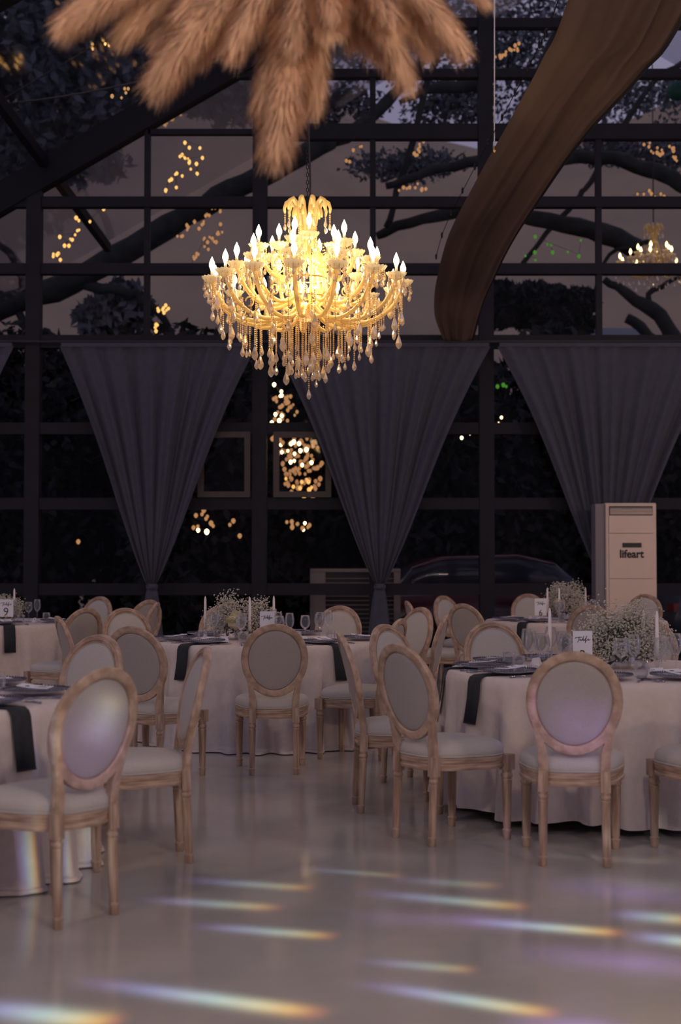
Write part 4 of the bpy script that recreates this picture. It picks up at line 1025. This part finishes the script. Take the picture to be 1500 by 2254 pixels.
glint([(375,678),(350,690),(335,730)], 13, 5, Y1, 'glint', 'amber bulbs standing for reflections low in the pane left of the chandelier arms', 5)
glint([(290,40),(255,80),(188,118)], 9, 8, 16.3, 'glint', 'amber bulbs standing for reflections beneath the roof among the left plumes', 6, .8)
glint([(285,188),(258,222)], 5, 5, 16.3, 'glintdim', 'short row of amber bulbs standing for reflections above the big rafter', 7, .8)
glint([(935,305),(920,325),(905,345)], 9, 5, Y1, 'glintdim', 'dim bulbs standing for reflections in the pane left of the tall right post', 8)
glint([(800,325),(760,352)], 6, 4, Y1, 'glintdim', 'few dim bulbs standing for reflections just right of the chandelier chain', 9)
glint([(1148,95),(1120,112),(1093,124)], 14, 4, Y1, 'glintdim', 'dim bulbs standing for reflections between the post and the brown swag', 10)
glint([(1425,322),(1465,335),(1505,362)], 22, 6, Y1, 'glintdim', 'dim bulbs standing for reflections at upper right edge of the photo', 11)
glint([(880,418),(940,412)], 9, 3, Y1, 'glintdim', 'level dim bulbs standing for reflections low in a pane right of the chandelier crown', 12)
glint([(1395,428),(1480,430)], 10, 2, Y1, 'glintdim', 'level dim bulbs standing for reflections above the far chandelier', 13)
glint([(610,850),(620,862),(600,928),(625,930)], 8, 6, Y1, 'bulb_glint', 'bright bulbs standing for reflections in the narrow gap left of the middle curtain', 14, 1.1)
glint([(605,875),(640,900),(608,925)], 30, 12, Y1+.3, 'glintdim', 'dense dim bulbs standing for reflections behind the upper casement window', 15, 1.1)
glint([(615,972),(655,975),(625,1000),(670,995),(640,1025),(690,1020)], 13, 6, Y1, 'bulb_glint', 'bright bulbs standing for reflections in the casement window', 16, 1.1)
glint([(618,975),(690,985),(620,1010),(700,1030),(620,1055),(700,1080)], 90, 11, Y1+.3, 'glintdim', 'curtain of amber bulbs standing for reflections across the casement window', 17, 1.3)
glint([(630,1070),(690,1055),(680,1088),(640,1040)], 9, 9, Y1, 'glint', 'yellow bulbs standing for reflections low in the casement window', 18, 1.2)
glint([(562,880),(564,878)], 1, 1, Y1, 'bulb_glint', 'single bright bulb standing for a reflection left of the centre post', 19, 1.1)
glint([(422,1168),(475,1168)], 2, 2, Y1, 'bulb_glint', 'two bright bulbs standing for reflections low between the curtains', 20, 1.3)
glint([(425,1155),(445,1135),(470,1150),(540,1172)], 12, 8, Y1, 'glintdim', 'dim bulb cluster standing for reflections around two low bright bulbs', 21, 1.3)
glint([(673,1150),(665,1172)], 2, 1, Y1, 'bulb_glint', 'two bulbs standing for reflections below the casement window', 22, 1.1)
glint([(625,1150),(650,1160),(690,1155)], 8, 7, Y1, 'glintdim', 'dim bulbs standing for reflections below the casement window', 23, 1.3)
glint([(1056,893),(1062,893),(1106,916),(1103,928),(1015,964),(1021,963)], 6, 1, Y1, 'bulb_glint', 'yellow bulbs standing for reflections either side of the right post', 24, .9)
glint([(1100,850),(1120,845)], 3, 3, Y1, 'green', 'small green bulbs standing for reflections beside the right curtain top', 25, 1.1)
glint([(1150,575),(1190,535),(1230,560),(1290,540)], 10, 9, Y1, 'green', 'faint green bulbs standing for reflections below the brown swag', 26, 1.0)
glint([(176,1193),(178,1194)], 1, 1, Y1, 'glintdim', 'single dim orange bulb standing for a reflection in the left panes', 27, 1.8)
b = MB(); b.lathe([(.01,-.14),(.09,-.11),(.14,0),(.09,.11),(.01,.14)], 16); q = b.build('green_reflection_ball', mat('green_reflection', (.01,.10,.07), .6), loc=P(1492,200,19.4)); tag(q, 'round dark green ball standing for a lamp reflection at the upper right edge', 'ball')  # solid green ball added in place of a green lamp's reflection
